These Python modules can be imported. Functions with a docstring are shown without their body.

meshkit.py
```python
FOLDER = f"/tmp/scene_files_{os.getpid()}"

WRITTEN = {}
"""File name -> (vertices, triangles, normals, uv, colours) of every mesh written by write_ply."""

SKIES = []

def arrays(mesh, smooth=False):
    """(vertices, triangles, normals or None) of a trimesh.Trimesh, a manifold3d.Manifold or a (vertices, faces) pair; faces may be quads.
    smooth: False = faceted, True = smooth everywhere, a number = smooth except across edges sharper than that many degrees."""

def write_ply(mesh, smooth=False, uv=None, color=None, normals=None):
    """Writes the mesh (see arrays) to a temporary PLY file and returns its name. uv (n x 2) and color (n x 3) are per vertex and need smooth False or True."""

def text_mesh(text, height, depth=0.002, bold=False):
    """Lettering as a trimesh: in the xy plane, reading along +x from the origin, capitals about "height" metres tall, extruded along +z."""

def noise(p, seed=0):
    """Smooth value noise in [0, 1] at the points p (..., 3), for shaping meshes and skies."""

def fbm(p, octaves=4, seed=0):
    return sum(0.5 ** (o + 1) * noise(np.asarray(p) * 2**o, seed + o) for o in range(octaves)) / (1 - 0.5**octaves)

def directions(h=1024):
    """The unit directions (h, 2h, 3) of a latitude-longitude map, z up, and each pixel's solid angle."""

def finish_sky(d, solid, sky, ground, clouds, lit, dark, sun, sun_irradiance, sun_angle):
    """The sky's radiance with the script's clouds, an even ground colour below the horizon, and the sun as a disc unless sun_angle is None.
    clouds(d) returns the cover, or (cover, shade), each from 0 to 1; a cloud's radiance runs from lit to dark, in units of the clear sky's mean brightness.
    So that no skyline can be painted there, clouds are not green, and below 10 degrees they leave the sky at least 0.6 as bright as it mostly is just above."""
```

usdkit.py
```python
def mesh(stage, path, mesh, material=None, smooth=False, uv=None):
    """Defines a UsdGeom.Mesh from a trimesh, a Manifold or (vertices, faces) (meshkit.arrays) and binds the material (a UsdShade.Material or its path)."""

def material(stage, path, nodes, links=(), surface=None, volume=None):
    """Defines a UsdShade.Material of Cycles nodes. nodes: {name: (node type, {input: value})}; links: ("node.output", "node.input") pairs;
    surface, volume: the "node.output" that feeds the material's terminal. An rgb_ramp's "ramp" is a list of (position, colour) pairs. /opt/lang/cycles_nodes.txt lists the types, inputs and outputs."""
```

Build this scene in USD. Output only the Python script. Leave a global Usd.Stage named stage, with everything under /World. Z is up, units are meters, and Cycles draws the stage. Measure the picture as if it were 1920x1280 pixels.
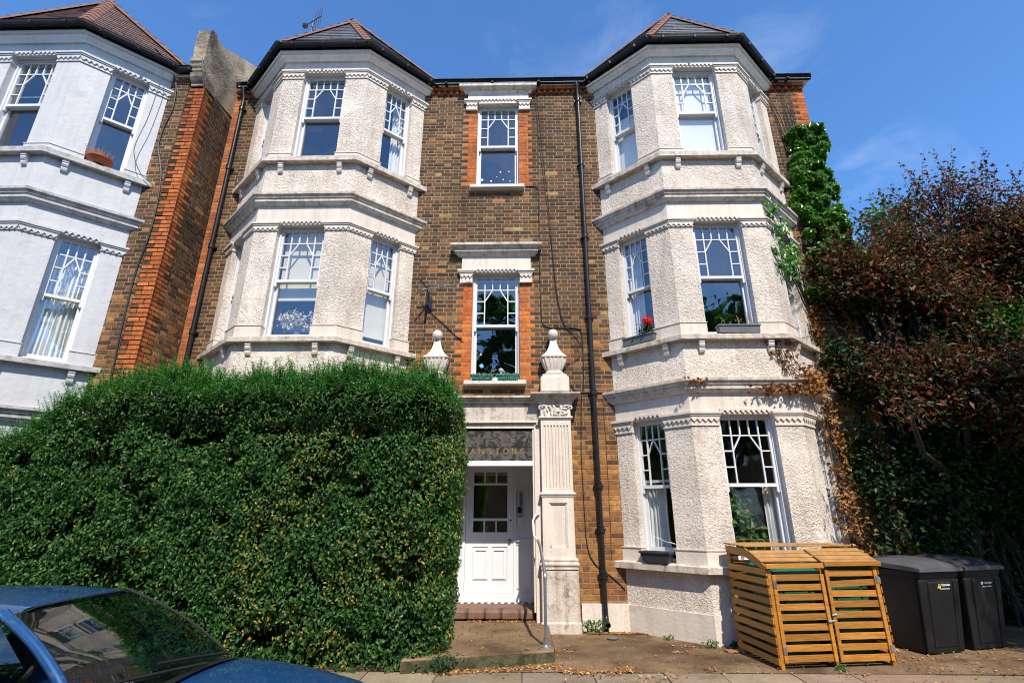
import math, random
import numpy as np, trimesh, usdkit, meshkit
from shapely.geometry import Polygon
from pxr import Usd, UsdGeom, UsdLux, UsdShade, Sdf, Gf, Vt

stage = Usd.Stage.CreateInMemory()
UsdGeom.SetStageUpAxis(stage, 'Z'); UsdGeom.SetStageMetersPerUnit(stage, 1.0)
UsdGeom.Xform.Define(stage, '/World')
rad = math.radians
# ------------------------------------------------------------------ camera, sky, sun, exposure
CAM_F, CAM_YAW, CAM_PITCH, CAM_H = 938.36, -0.0186, 0.3315, 1.6
SUN_EL, SUN_AZ = rad(51), rad(15)            # azimuth to the right of the facade's normal
SUN_I, SKY_S, EXPOSURE = 1.08, 0.15, 0.70
cam = UsdGeom.Camera.Define(stage, '/World/camera')
cam.CreateHorizontalApertureAttr(36.0); cam.CreateVerticalApertureAttr(24.0)
cam.CreateFocalLengthAttr(36.0 * CAM_F / 1920.0)
cam.CreateExposureAttr(EXPOSURE)
cam.AddTranslateOp().Set(Gf.Vec3d(0, 0, CAM_H))
cam.AddRotateXYZOp().Set(Gf.Vec3f(90 + math.degrees(CAM_PITCH), 0, math.degrees(-CAM_YAW)))
cam.CreateClippingRangeAttr(Gf.Vec2f(0.05, 2000))
sx, sy, sz = math.sin(SUN_AZ) * math.cos(SUN_EL), -math.cos(SUN_AZ) * math.cos(SUN_EL), math.sin(SUN_EL)
sky_mat = usdkit.material(stage, '/World/Looks/sky', {
    'sky': ('sky_texture', {'sky_type': 'single_scattering', 'sun_disc': False, 'sun_elevation': SUN_EL, 'sun_rotation': math.atan2(sx, sy), 'air_density': 1.0, 'aerosol_density': 0.2, 'ozone_density': 8.0}),
    'tc': ('texture_coordinate', {}),
    'map': ('mapping', {'scale': (1.0, 1.0, 2.2), 'rotation': (0.3, 0.2, 0.5)}),
    'n': ('noise_texture', {'scale': 4.2, 'detail': 9, 'roughness': 0.62, 'distortion': 0.6}),
    'n2': ('noise_texture', {'scale': 1.6, 'detail': 2}),
    'r': ('rgb_ramp', {'ramp': [(0.54, (0, 0, 0)), (0.8, (1, 1, 1))]}),
    'r2': ('rgb_ramp', {'ramp': [(0.42, (0, 0, 0)), (0.68, (1, 1, 1))]}),
    'sep': ('separate_xyz', {}), 'south': ('map_range', {'from_min': 0.25, 'from_max': -0.5, 'to_min': 0.0, 'to_max': 0.16, 'clamp': True}), 'addc': ('math', {'math_type': 'add'}), 'addn': ('math', {'math_type': 'multiply_add', 'value2': 0.6}),
    'mul': ('math', {'math_type': 'multiply'}), 'mul2': ('math', {'math_type': 'multiply', 'value2': 0.3}),
    'cl': ('mix', {'mix_type': 'mix', 'color2': (6.5, 7.0, 7.8)}),
    'hs': ('hsv', {'saturation': 1.09, 'value': 1.12}),
    'bg': ('background_shader', {'strength': SKY_S})},
    [('tc.generated', 'map.vector'), ('map.vector', 'n.vector'), ('tc.generated', 'n2.vector'), ('tc.generated', 'sep.vector'), ('sep.y', 'south.value'), ('n2.fac', 'addc.value1'), ('south.result', 'addc.value2'), ('south.result', 'addn.value1'), ('n.fac', 'addn.value3'), ('addn.value', 'r.fac'), ('addc.value', 'r2.fac'), ('r.color', 'mul.value1'), ('r2.color', 'mul.value2'),
     ('mul.value', 'mul2.value1'), ('mul2.value', 'cl.fac'), ('sky.color', 'hs.color'), ('hs.color', 'cl.color1'), ('cl.color', 'bg.color')], surface='bg.background')
dome = UsdLux.DomeLight.Define(stage, '/World/sky')
UsdShade.MaterialBindingAPI.Apply(dome.GetPrim()).Bind(sky_mat)
dome.GetPrim().SetCustomDataByKey('kind', 'structure')
sun = UsdLux.DistantLight.Define(stage, '/World/sun')
sun.CreateNormalizeAttr(True); sun.CreateIntensityAttr(SUN_I); sun.CreateAngleAttr(0.53); sun.CreateColorAttr(Gf.Vec3f(1.0, 0.93, 0.82))
sun.AddRotateXYZOp().Set(Gf.Vec3f(math.degrees(math.acos(sz)), 0, math.degrees(math.atan2(sy, sx)) + 90))

# ------------------------------------------------------------------ helpers
RNG = np.random.default_rng(7)
counts = {}; RNGW = np.random.default_rng(77)
def path(parent, name):
    base = (parent or '/World') + '/' + name
    k = counts.get(base, 0); counts[base] = k + 1
    return base if k == 0 else f'{base}_{k:03d}'
def meta(p, label=None, cat=None, group=None, kind=None):
    p = stage.GetPrimAtPath(p) if isinstance(p, str) else p
    for k, v in (('label', label), ('category', cat), ('group', group), ('kind', kind)):
        if v: p.SetCustomDataByKey(k, v)
def thing(name, label, cat, group=None, loc=(0, 0, 0), rz=0):
    p = path(None, name); x = UsdGeom.Xform.Define(stage, p)
    if any(loc): x.AddTranslateOp().Set(Gf.Vec3d(*map(float, loc)))
    if rz: x.AddRotateZOp().Set(float(rz))
    meta(p, label, cat, group); return p

class G:
    def __init__(s): s.V = []; s.F = []; s.n = 0; s.T = []
    def raw(s, v, f, tint=None):
        v = np.asarray(v, float); f = np.asarray(f, int)
        if f.ndim == 2 and f.shape[1] == 4: f = np.vstack([f[:, [0, 1, 2]], f[:, [0, 2, 3]]])
        s.V.append(v); s.F.append(f + s.n); s.n += len(v)
        s.T.append(np.broadcast_to(np.asarray(tint if tint is not None else (1, 1, 1), float), (len(v), 3)))
        return s
    def tm(s, m, tint=None): return s.raw(m.vertices, m.faces, tint)
    def box(s, x0, y0, z0, x1, y1, z1, tint=None):
        v = [(x, y, z) for x in (x0, x1) for y in (y0, y1) for z in (z0, z1)]
        f = [(0, 1, 3, 2), (4, 6, 7, 5), (0, 4, 5, 1), (2, 3, 7, 6), (0, 2, 6, 4), (1, 5, 7, 3)]
        return s.raw(v, f, tint)
    def cbox(s, c, size, b=0.006, M=None, tint=None):
        h = np.array(size) / 2.0; b = min(b, h.min() * 0.9); v = []
        for sxx in (-1, 1):
            for syy in (-1, 1):
                for szz in (-1, 1):
                    q = np.array([sxx, syy, szz])
                    for k in range(3):
                        e = np.full(3, b); e[k] = 0; v.append(q * (h - e))
        m = trimesh.convex.convex_hull(np.array(v))
        vv = m.vertices @ (np.asarray(M).T if M is not None else np.eye(3)) + np.asarray(c)
        return s.raw(vv, m.faces, tint)
    def extr(s, poly, z0, z1, tint=None):
        m = trimesh.creation.extrude_polygon(Polygon(poly).buffer(0), z1 - z0, engine='earcut')
        v = m.vertices.copy(); v[:, 2] += z0
        return s.raw(v, m.faces, tint)
    def frame(s, poly, O, A, B, N, d0, d1, tint=None):
        """polygon in the (A,B) plane at O, extruded along N from d0 to d1"""
        P = poly if isinstance(poly, Polygon) else Polygon(poly).buffer(0)
        m = trimesh.creation.extrude_polygon(P, d1 - d0, engine='earcut')
        v = m.vertices; O, A, B, N = map(np.asarray, (O, A, B, N))
        w = O + np.outer(v[:, 0], A) + np.outer(v[:, 1], B) + np.outer(v[:, 2] + d0, N)
        f = m.faces if np.dot(np.cross(A, B), N) > 0 else m.faces[:, ::-1]
        return s.raw(w, f, tint)
    def tube(s, pts, r, sides=8, caps=True, tint=None):
        p = np.asarray(pts, float); n = len(p); r = np.broadcast_to(r, (n,))
        t = np.gradient(p, axis=0); t /= np.linalg.norm(t, axis=1, keepdims=True) + 1e-12
        ref = np.array([0, 0, 1.0]) if abs(t[:, 2]).mean() < 0.8 else np.array([1.0, 0.13, 0])
        a = np.cross(t, ref); a /= np.linalg.norm(a, axis=1, keepdims=True) + 1e-12
        b = np.cross(t, a); th = np.arange(sides) * 2 * np.pi / sides
        v = p[:, None] + r[:, None, None] * (np.cos(th)[None, :, None] * a[:, None] + np.sin(th)[None, :, None] * b[:, None])
        i, j = np.meshgrid(np.arange(n - 1), np.arange(sides), indexing='ij')
        q = np.stack([i * sides + j, i * sides + (j + 1) % sides, (i + 1) * sides + (j + 1) % sides, (i + 1) * sides + j], -1).reshape(-1, 4)
        q = np.vstack([q[:, [0, 2, 1]], q[:, [0, 3, 2]]])
        if caps:
            k = np.arange(1, sides - 1)
            q = np.vstack([q, np.stack([0 * k, k, k + 1], 1), (n - 1) * sides + np.stack([0 * k, k + 1, k], 1)])
        return s.raw(v.reshape(-1, 3), q, tint)
    def lathe(s, prof, n=24, c=(0, 0, 0), tint=None, fr=None):
        prof = np.asarray(prof, float); th = np.arange(n) * 2 * np.pi / n; m = len(prof)
        v = np.zeros((m, n, 3))
        for i, (r, z) in enumerate(prof):
            rr = r if fr is None else r * fr(th, i)
            v[i, :, 0] = rr * np.cos(th); v[i, :, 1] = rr * np.sin(th); v[i, :, 2] = z
        i, j = np.meshgrid(np.arange(m - 1), np.arange(n), indexing='ij')
        q = np.stack([i * n + j, i * n + (j + 1) % n, (i + 1) * n + (j + 1) % n, (i + 1) * n + j], -1).reshape(-1, 4)
        return s.raw(v.reshape(-1, 3) + np.asarray(c), q, tint)
    def sweep(s, prof, off, tint=None):
        """prof: [(p,z)] from top to bottom, off(p) -> plan polyline"""
        P = [np.asarray(off(p)) for p, z in prof]; m = len(P[0])
        v = np.array([[(q[0], q[1], z) for q in pl] for pl, (p, z) in zip(P, prof)])
        i, j = np.meshgrid(np.arange(len(prof) - 1), np.arange(m - 1), indexing='ij')
        q = np.stack([i * m + j, (i + 1) * m + j, (i + 1) * m + j + 1, i * m + j + 1], -1).reshape(-1, 4)
        return s.raw(v.reshape(-1, 3), q, tint)
    def mesh(s): return np.vstack(s.V), np.vstack(s.F)
def emit(parent, name, g, mat, smooth=False, tint=False, label=None, cat=None, group=None, kind=None):
    p = path(parent, name)
    v, f = g.mesh()
    m = usdkit.mesh(stage, p, (v, f), mat, smooth=smooth)
    mp = str(mat.GetPath()) if hasattr(mat, 'GetPath') else ''
    if mp.endswith('orange_stained_timber'): tint = True; g.T = [np.full((len(v), 3), RNGW.random())]
    if tint or mp in VARIED:
        t = np.vstack(g.T)
        UsdGeom.PrimvarsAPI(m).CreatePrimvar('tint', Sdf.ValueTypeNames.Color3fArray, 'vertex').Set(Vt.Vec3fArray.FromNumpy(t.astype(np.float32)))
    meta(p, label, cat, group, kind)
    return p

# ------------------------------------------------------------------ materials
VARIED = set()
def mat(name, nodes, links, surface='p.BSDF'): return usdkit.material(stage, '/World/Looks/' + name, nodes, links, surface=surface)
def plain(name, col, rough=0.6, var=0.12, scale=3.0, bump=0.0, bscale=60.0, spec=0.4, coat=0, metal=0, dirt=None, dscale=1.2, dlo=.5, dhi=.72, streak=0.0, **kw):
    c = np.array(col)
    n = {'g': ('geometry', {}), 'n': ('noise_texture', {'scale': scale, 'detail': 6, 'roughness': 0.6}),
         'r': ('rgb_ramp', {'ramp': [(0.3, tuple(c * (1 - var))), (0.7, tuple(np.minimum(c * (1 + var), 0.95)))]}),
         'p': ('principled_bsdf', {'roughness': rough, 'specular_ior_level': spec, 'coat_weight': coat, 'metallic': metal, **kw})}
    l = [('g.position', 'n.vector'), ('n.fac', 'r.fac')]
    out = 'r.color'
    if dirt is not None:
        n.update({'dn': ('noise_texture', {'scale': dscale, 'detail': 10, 'roughness': 0.7, 'distortion': 0.5}), 'dr': ('rgb_ramp', {'ramp': [(dlo, (0, 0, 0)), (dhi, (1, 1, 1))]}), 'dm': ('mix', {'color2': dirt})})
        l += [('g.position', 'dn.vector'), ('dn.fac', 'dr.fac'), ('dr.color', 'dm.fac'), ('r.color', 'dm.color1')]; out = 'dm.color'
    if streak:
        n.update({'sm': ('mapping', {'scale': (11, 11, 0.55)}), 'sn': ('noise_texture', {'scale': 1.0, 'detail': 5, 'roughness': 0.6}), 'sr': ('rgb_ramp', {'ramp': [(.46, (0, 0, 0)), (.78, (streak,) * 3)]}), 'sx': ('mix', {'mix_type': 'multiply', 'color2': (.46, .41, .34)})})
        l += [('g.position', 'sm.vector'), ('sm.vector', 'sn.vector'), ('sn.fac', 'sr.fac'), ('sr.color', 'sx.fac'), (out, 'sx.color1')]; out = 'sx.color'
    l.append((out, 'p.base_color'))
    if bump:
        n.update({'bn': ('noise_texture', {'scale': bscale, 'detail': 4, 'roughness': 0.6}), 'b': ('bump', {'strength': 1.0, 'distance': bump})})
        l += [('g.position', 'bn.vector'), ('bn.fac', 'b.height'), ('b.normal', 'p.normal')]
    return mat(name, n, l)
def roughcast(name, col, dirt):
    c = np.array(col)
    return mat(name, {'g': ('geometry', {}),
        'w': ('noise_texture', {'scale': 30, 'detail': 4, 'roughness': 0.6, 'distortion': 0.9}), 'w2': ('noise_texture', {'scale': 85, 'detail': 2}),
        'add': ('math', {'math_type': 'multiply_add', 'value2': 0.35}), 'pn': ('noise_texture', {'scale': 1.7, 'detail': 4}), 'pm': ('map_range', {'from_min': .35, 'from_max': .65, 'to_min': .45, 'to_max': 1.15, 'clamp': True}), 'hm': ('math', {'math_type': 'multiply'}), 'b': ('bump', {'strength': 1.0, 'distance': 0.05}),
        'sm': ('mapping', {'scale': (4, 4, 0.6)}), 'n': ('noise_texture', {'scale': 1.5, 'detail': 7, 'roughness': 0.65}), 'r': ('rgb_ramp', {'ramp': [(0.3, tuple(c * .80 * np.array((1, .97, .93)))), (0.48, tuple(c * .97)), (0.7, tuple(c * 1.05))]}),
        'pit': ('rgb_ramp', {'ramp': [(0.36, dirt), (0.47, (1, 1, 1))]}), 'm': ('mix', {'mix_type': 'multiply', 'fac': 0.6}),
        'p': ('principled_bsdf', {'roughness': 0.75, 'specular_ior_level': 0.25})},
        [('g.position', 'w.vector'), ('g.position', 'w2.vector'), ('g.position', 'sm.vector'), ('sm.vector', 'n.vector'), ('w2.fac', 'add.value1'), ('w.fac', 'add.value3'), ('g.position', 'pn.vector'), ('pn.fac', 'pm.value'), ('add.value', 'hm.value1'), ('pm.result', 'hm.value2'), ('hm.value', 'b.height'), ('b.normal', 'p.normal'),
         ('n.fac', 'r.fac'), ('w.fac', 'pit.fac'), ('r.color', 'm.color1'), ('pit.color', 'm.color2'), ('m.color', 'p.base_color')])
def tinted(name, rough=0.85, bump=0.004, bscale=70, var=0.45, nscale=28, spec=0.2):
    return mat(name, {'a': ('attribute', {'attribute': 'tint'}), 'g': ('geometry', {}), 'n': ('noise_texture', {'scale': nscale, 'detail': 5, 'roughness': 0.65}),
        'r': ('rgb_ramp', {'ramp': [(0.3, (1 - var,) * 3), (0.7, (1 + var * .5,) * 3)]}), 'm': ('mix', {'mix_type': 'multiply', 'fac': 1.0}), 'sm': ('mapping', {'scale': (1.6, 1.6, .5)}), 'sn': ('noise_texture', {'scale': 1.0, 'detail': 6, 'roughness': .6}), 'sr': ('rgb_ramp', {'ramp': [(.34, (.68, .65, .62)), (.48, (1, 1, 1)), (.7, (1.22, 1.19, 1.12))]}), 'm2': ('mix', {'mix_type': 'multiply', 'fac': 1.0}),
        'bn': ('noise_texture', {'scale': bscale, 'detail': 4}), 'b': ('bump', {'strength': 1.0, 'distance': bump}),
        'p': ('principled_bsdf', {'roughness': rough, 'specular_ior_level': spec})},
        [('g.position', 'n.vector'), ('n.fac', 'r.fac'), ('a.color', 'm.color1'), ('r.color', 'm.color2'), ('g.position', 'sm.vector'), ('sm.vector', 'sn.vector'), ('sn.fac', 'sr.fac'), ('m.color', 'm2.color1'), ('sr.color', 'm2.color2'), ('m2.color', 'p.base_color'), ('g.position', 'bn.vector'), ('bn.fac', 'b.height'), ('b.normal', 'p.normal')])
def leafmat(name, ramp, rough=0.4, trans=0.3, tcol=(0.1, 0.25, 0.02), spec=0.5):
    VARIED.add('/World/Looks/' + name)
    return mat(name, {'a': ('attribute', {'attribute': 'tint'}), 'r': ('rgb_ramp', {'ramp': ramp}), 'p': ('principled_bsdf', {'roughness': rough, 'specular_ior_level': spec}),
        't': ('translucent_bsdf', {}), 'tc': ('mix', {'mix_type': 'multiply', 'fac': 1.0, 'color2': tcol}), 'm': ('mix_closure', {'fac': trans})},
        [('a.fac', 'r.fac'), ('r.color', 'p.base_color'), ('r.color', 'tc.color1'), ('tc.color', 't.color'), ('p.BSDF', 'm.closure1'), ('t.BSDF', 'm.closure2')], surface='m.closure')
SCHLICK = {'lw': ('layer_weight', {'blend': 0.5}), 'pw': ('math', {'math_type': 'power', 'value2': 5.0}), 'sf': ('math', {'math_type': 'multiply_add', 'value2': 0.82, 'value3': 0.17})}
SCHLICK_L = [('lw.facing', 'pw.value1'), ('pw.value', 'sf.value1')]
def glassmat(name, tint=(0.93, 0.95, 0.94), wob=0.0006):
    return mat(name, {'g': ('geometry', {}), 'n': ('noise_texture', {'scale': 2.2, 'detail': 1}), 'b': ('bump', {'strength': 1.0, 'distance': wob * 8}), **SCHLICK,
        't': ('transparent_bsdf', {'color': tint}), 'gl': ('glossy_bsdf', {'roughness': 0.0, 'color': (0.95, 0.97, 1.0)}), 'm': ('mix_closure', {})},
        SCHLICK_L + [('g.position', 'n.vector'), ('n.fac', 'b.height'), ('b.normal', 'gl.normal'), ('sf.value', 'm.fac'), ('t.BSDF', 'm.closure1'), ('gl.BSDF', 'm.closure2')], surface='m.closure')

M_CREAM = plain('cream_paint', (0.62, 0.54, 0.455), 0.6, 0.07, 3.5, 0.005, 26, dirt=(0.34, 0.28, 0.21), dscale=3.5, dlo=.58, dhi=.82, streak=.38)
M_CREAMD = plain('cream_paint_weathered', (0.54, 0.47, 0.39), 0.7, 0.12, 5, 0.008, 36, dirt=(0.20, 0.16, 0.105), dscale=7.0, dlo=.50, dhi=.70, streak=.75)
M_ROUGH = roughcast('cream_roughcast', (0.76, 0.665, 0.565), (0.62, 0.56, 0.48))
M_WHITE_R = plain('white_render', (0.485, 0.485, 0.49), 0.65, 0.05, 1.6, 0.006, 14, dirt=(0.36, 0.36, 0.365), dscale=2.2, dlo=.52, dhi=.82, streak=.22)
M_WHITE_D = plain('white_render_weathered', (0.40, 0.39, 0.38), 0.7, 0.12, 5, 0.006, 40, dirt=(0.22, 0.2, 0.17), dscale=9.0, dlo=.48, dhi=.66)
M_PAINT = plain('white_gloss_paint', (0.60, 0.60, 0.60), 0.3, 0.03, 4)
M_DOORP = plain('white_door_paint', (0.66, 0.66, 0.67), 0.4, 0.04, 4)
M_BRICK = tinted('brick'); M_MORTAR = tinted('mortar', 0.95, 0.006, 90, 0.25, 12)
M_BLACK = plain('black_cast_iron', (0.012, 0.012, 0.013), 0.35, 0.2, 8, 0.002, 30)
M_GUT = plain('black_gutter', (0.012, 0.012, 0.014), 0.6, 0.2, 8, spec=.2)
M_SLATE = tinted('slate', 0.55, 0.003, 40, 0.3, 10, 0.4); M_RIDGE = plain('ridge_tile', (0.165, 0.075, 0.048), 0.8, 0.25, 9, 0.004, 50)
M_STONE = plain('weathered_stone', (0.34, 0.27, 0.185), 0.9, 0.35, 2.5, 0.02, 24, dirt=(0.06, 0.045, 0.032), dscale=1.4, dlo=.46, dhi=.66)
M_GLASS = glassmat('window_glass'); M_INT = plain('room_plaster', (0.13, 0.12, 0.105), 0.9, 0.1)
M_DARK = plain('dark_void', (0.015, 0.014, 0.013), 0.9, 0.1)
M_CURT = plain('white_curtain', (0.72, 0.72, 0.70), 0.9, 0.05); M_BLIND = plain('cream_blind', (0.62, 0.58, 0.47), 0.8, 0.05)
M_CABLE = plain('cable_black', (0.02, 0.018, 0.016), 0.5, 0.1); M_GALV = plain('galvanised_steel', (0.42, 0.44, 0.46), 0.38, 0.12, 20, metal=0.9)
M_BRASS = plain('dark_bronze', (0.05, 0.04, 0.03), 0.35, 0.1, metal=0.6)
M_GOLD = plain('gold_leaf_letters', (0.22, 0.15, 0.04), 0.6, 0.35, 60, metal=0.2)
M_GOLDF = plain('faded_gold_letters', (0.085, 0.06, 0.022), 0.6, 0.4, 60)
M_SIGN = plain('flaking_black_signboard', (0.085, 0.076, 0.07), 0.7, 0.4, 14, 0.004, 60, dirt=(0.010, 0.010, 0.010), dscale=9.0, dlo=.48, dhi=.55)
M_WOOD = mat('orange_stained_timber', {'g': ('geometry', {}), 'mp': ('mapping', {'scale': (3, 3, 60)}), 'n': ('noise_texture', {'scale': 1.6, 'detail': 6, 'distortion': 1.0}), 'oi': ('attribute', {'attribute': 'tint'}),
    'r': ('rgb_ramp', {'ramp': [(0.25, (0.23, 0.085, 0.013)), (0.5, (0.40, 0.165, 0.024)), (0.8, (0.52, 0.245, 0.046))]}), 'rv': ('rgb_ramp', {'ramp': [(0, (0.62, 0.62, 0.62)), (1, (1.15, 1.12, 1.05))]}), 'm': ('mix', {'mix_type': 'multiply', 'fac': 1.0}),
    'b': ('bump', {'strength': 0.6, 'distance': 0.003}), 'p': ('principled_bsdf', {'roughness': 0.5, 'specular_ior_level': 0.35})},
    [('g.position', 'mp.vector'), ('mp.vector', 'n.vector'), ('n.fac', 'r.fac'), ('oi.fac', 'rv.fac'), ('r.color', 'm.color1'), ('rv.color', 'm.color2'), ('m.color', 'p.base_color'), ('n.fac', 'b.height'), ('b.normal', 'p.normal')])
M_WOODTOP = plain('weathered_timber_lid', (0.33, 0.165, 0.05), 0.6, 0.25, 9, 0.004, 30)
M_BIN = plain('black_bin_plastic', (0.008, 0.0078, 0.008), 0.55, 0.25, 5, 0.003, 90, spec=.25, dirt=(0.022, 0.019, 0.016), dscale=3.0, dlo=.5, dhi=.8)
M_BINLID = plain('grey_bin_lid', (0.075, 0.075, 0.078), 0.34, 0.2, 6)
M_GREEN = plain('green_bin_plastic', (0.012, 0.10, 0.06), 0.45, 0.15, 6)
M_TEAL = plain('green_planter_plastic', (0.01, 0.16, 0.12), 0.45, 0.15, 6)
M_GREYBOX = plain('grey_planter', (0.10, 0.105, 0.11), 0.6, 0.15, 8, 0.002, 50)
M_BLKBOX = plain('charcoal_planter', (0.03, 0.03, 0.036), 0.5, 0.15, 8)
M_TERRA = plain('terracotta', (0.36, 0.09, 0.035), 0.8, 0.2, 14)
M_SOIL = plain('soil', (0.05, 0.03, 0.018), 0.95, 0.3, 30)
M_LETTER = plain('white_lettering', (0.75, 0.75, 0.75), 0.5, 0.03); M_YELL = plain('yellow_sticker', (0.65, 0.42, 0.04), 0.5, 0.2, 30)
M_CONC = mat('stained_concrete', {'g': ('geometry', {}), 'n': ('noise_texture', {'scale': 1.3, 'detail': 8, 'roughness': 0.65, 'distortion': 0.4}), 'n2': ('noise_texture', {'scale': 45, 'detail': 4}),
    'r': ('rgb_ramp', {'ramp': [(0.36, (0.075, 0.045, 0.022)), (0.48, (0.145, 0.09, 0.046)), (0.62, (0.205, 0.135, 0.074)), (0.75, (0.30, 0.225, 0.145))]}), 'r2': ('rgb_ramp', {'ramp': [(0.3, (0.7,) * 3), (0.7, (1.2,) * 3)]}), 'm': ('mix', {'mix_type': 'multiply', 'fac': 1.0}),
    'wm': ('mapping', {'location': (-1.75, -6.95, 0)}), 'ws': ('mapping', {'scale': (0.62, 1.35, 1.0)}), 'wl': ('separate_xyz', {}), 'wx': ('math', {'math_type': 'multiply'}), 'wy': ('math', {'math_type': 'multiply_add'}), 'wn': ('math', {'math_type': 'multiply_add', 'value2': 1.1}), 'wmr': ('map_range', {'from_min': .45, 'from_max': 1.25, 'to_min': .72, 'to_max': 0.0, 'clamp': True}), 'wc': ('mix', {'mix_type': 'multiply', 'color2': (.34, .30, .27)}),
    'b': ('bump', {'strength': 1.0, 'distance': 0.005}), 'p': ('principled_bsdf', {'roughness': 0.85, 'specular_ior_level': 0.25})},
    [('g.position', 'n.vector'), ('g.position', 'n2.vector'), ('n.fac', 'r.fac'), ('n2.fac', 'r2.fac'), ('r.color', 'm.color1'), ('r2.color', 'm.color2'), ('g.position', 'wm.vector'), ('wm.vector', 'ws.vector'), ('ws.vector', 'wl.vector'), ('wl.x', 'wx.value1'), ('wl.x', 'wx.value2'), ('wl.y', 'wy.value1'), ('wl.y', 'wy.value2'), ('wx.value', 'wy.value3'), ('n.fac', 'wn.value1'), ('wy.value', 'wn.value3'), ('wn.value', 'wmr.value'), ('wmr.result', 'wc.fac'), ('m.color', 'wc.color1'), ('wc.color', 'p.base_color'), ('n2.fac', 'b.height'), ('b.normal', 'p.normal')])
M_PAVE = tinted('paving_slab', 0.85, 0.004, 60, 0.22, 16)
M_ASPH = plain('asphalt', (0.05, 0.05, 0.05), 0.9, 0.2, 30, 0.006, 120); M_EARTH = plain('earth', (0.07, 0.05, 0.03), 0.95, 0.3, 6, 0.02, 20)
M_REDTILE = plain('red_step_tile', (0.15, 0.082, 0.056), 0.7, 0.25, 9, 0.004, 40); M_TILEW = plain('pale_floor_tile', (0.5, 0.46, 0.4), 0.5, 0.1); M_TILEB = plain('dark_floor_tile', (0.05, 0.045, 0.045), 0.5, 0.1)
M_BARK = plain('bark', (0.032, 0.025, 0.02), 0.95, 0.3, 10, 0.02, 30)
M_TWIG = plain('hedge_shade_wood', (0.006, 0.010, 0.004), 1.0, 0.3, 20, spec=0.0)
# ------------------------------------------------------------------ setting: ground
D, XC_R, XC_L = 8.13, 3.263, -3.681
BW, BC, BB = 0.796, 0.939, 0.846
DL, XC_N, DZ_N = 7.24, -8.30, -0.48
XP = -5.914                                    # party wall face
XE = 5.80                                      # right end of the block
g = G()
def terrain(ys, zs, x0, x1):
    v = []; f = []
    for y, z in zip(ys, zs): v += [(x0, y, z), (x1, y, z)]
    for i in range(len(ys) - 1): f.append((2 * i, 2 * i + 1, 2 * i + 3, 2 * i + 2))
    return v, f
g.raw(*terrain([-400, -9, -8.99, 4.59, 4.6, 5.5, 12, 400], [-.6, -.6, -.55, -.55, -.25, -.03, -.03, -.03], -400, 400))
emit(None, 'ground', g, M_EARTH, kind='structure')
g = G().raw(*terrain([-4.6, -1, 4.46], [-.36, -.30, -.33], -60, 60)); emit(None, 'road', g, M_ASPH, kind='structure')
g = G()
for k in range(60): g.cbox((-30 + k * 1.0 + .5, 4.53, -.26), (.992, .14, .2), .012)
emit(None, 'kerb', g, plain('granite_kerb', (0.24, 0.23, 0.22), 0.8, 0.2, 20), kind='structure')
g = G(); g.box(-30, -4.9, -.5, 30, -4.6, -.22); g.raw(*terrain([-9, -4.9], [-.2, -.222], -60, 60)); emit(None, 'far_pavement', g, M_CONC, kind='structure')
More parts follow.
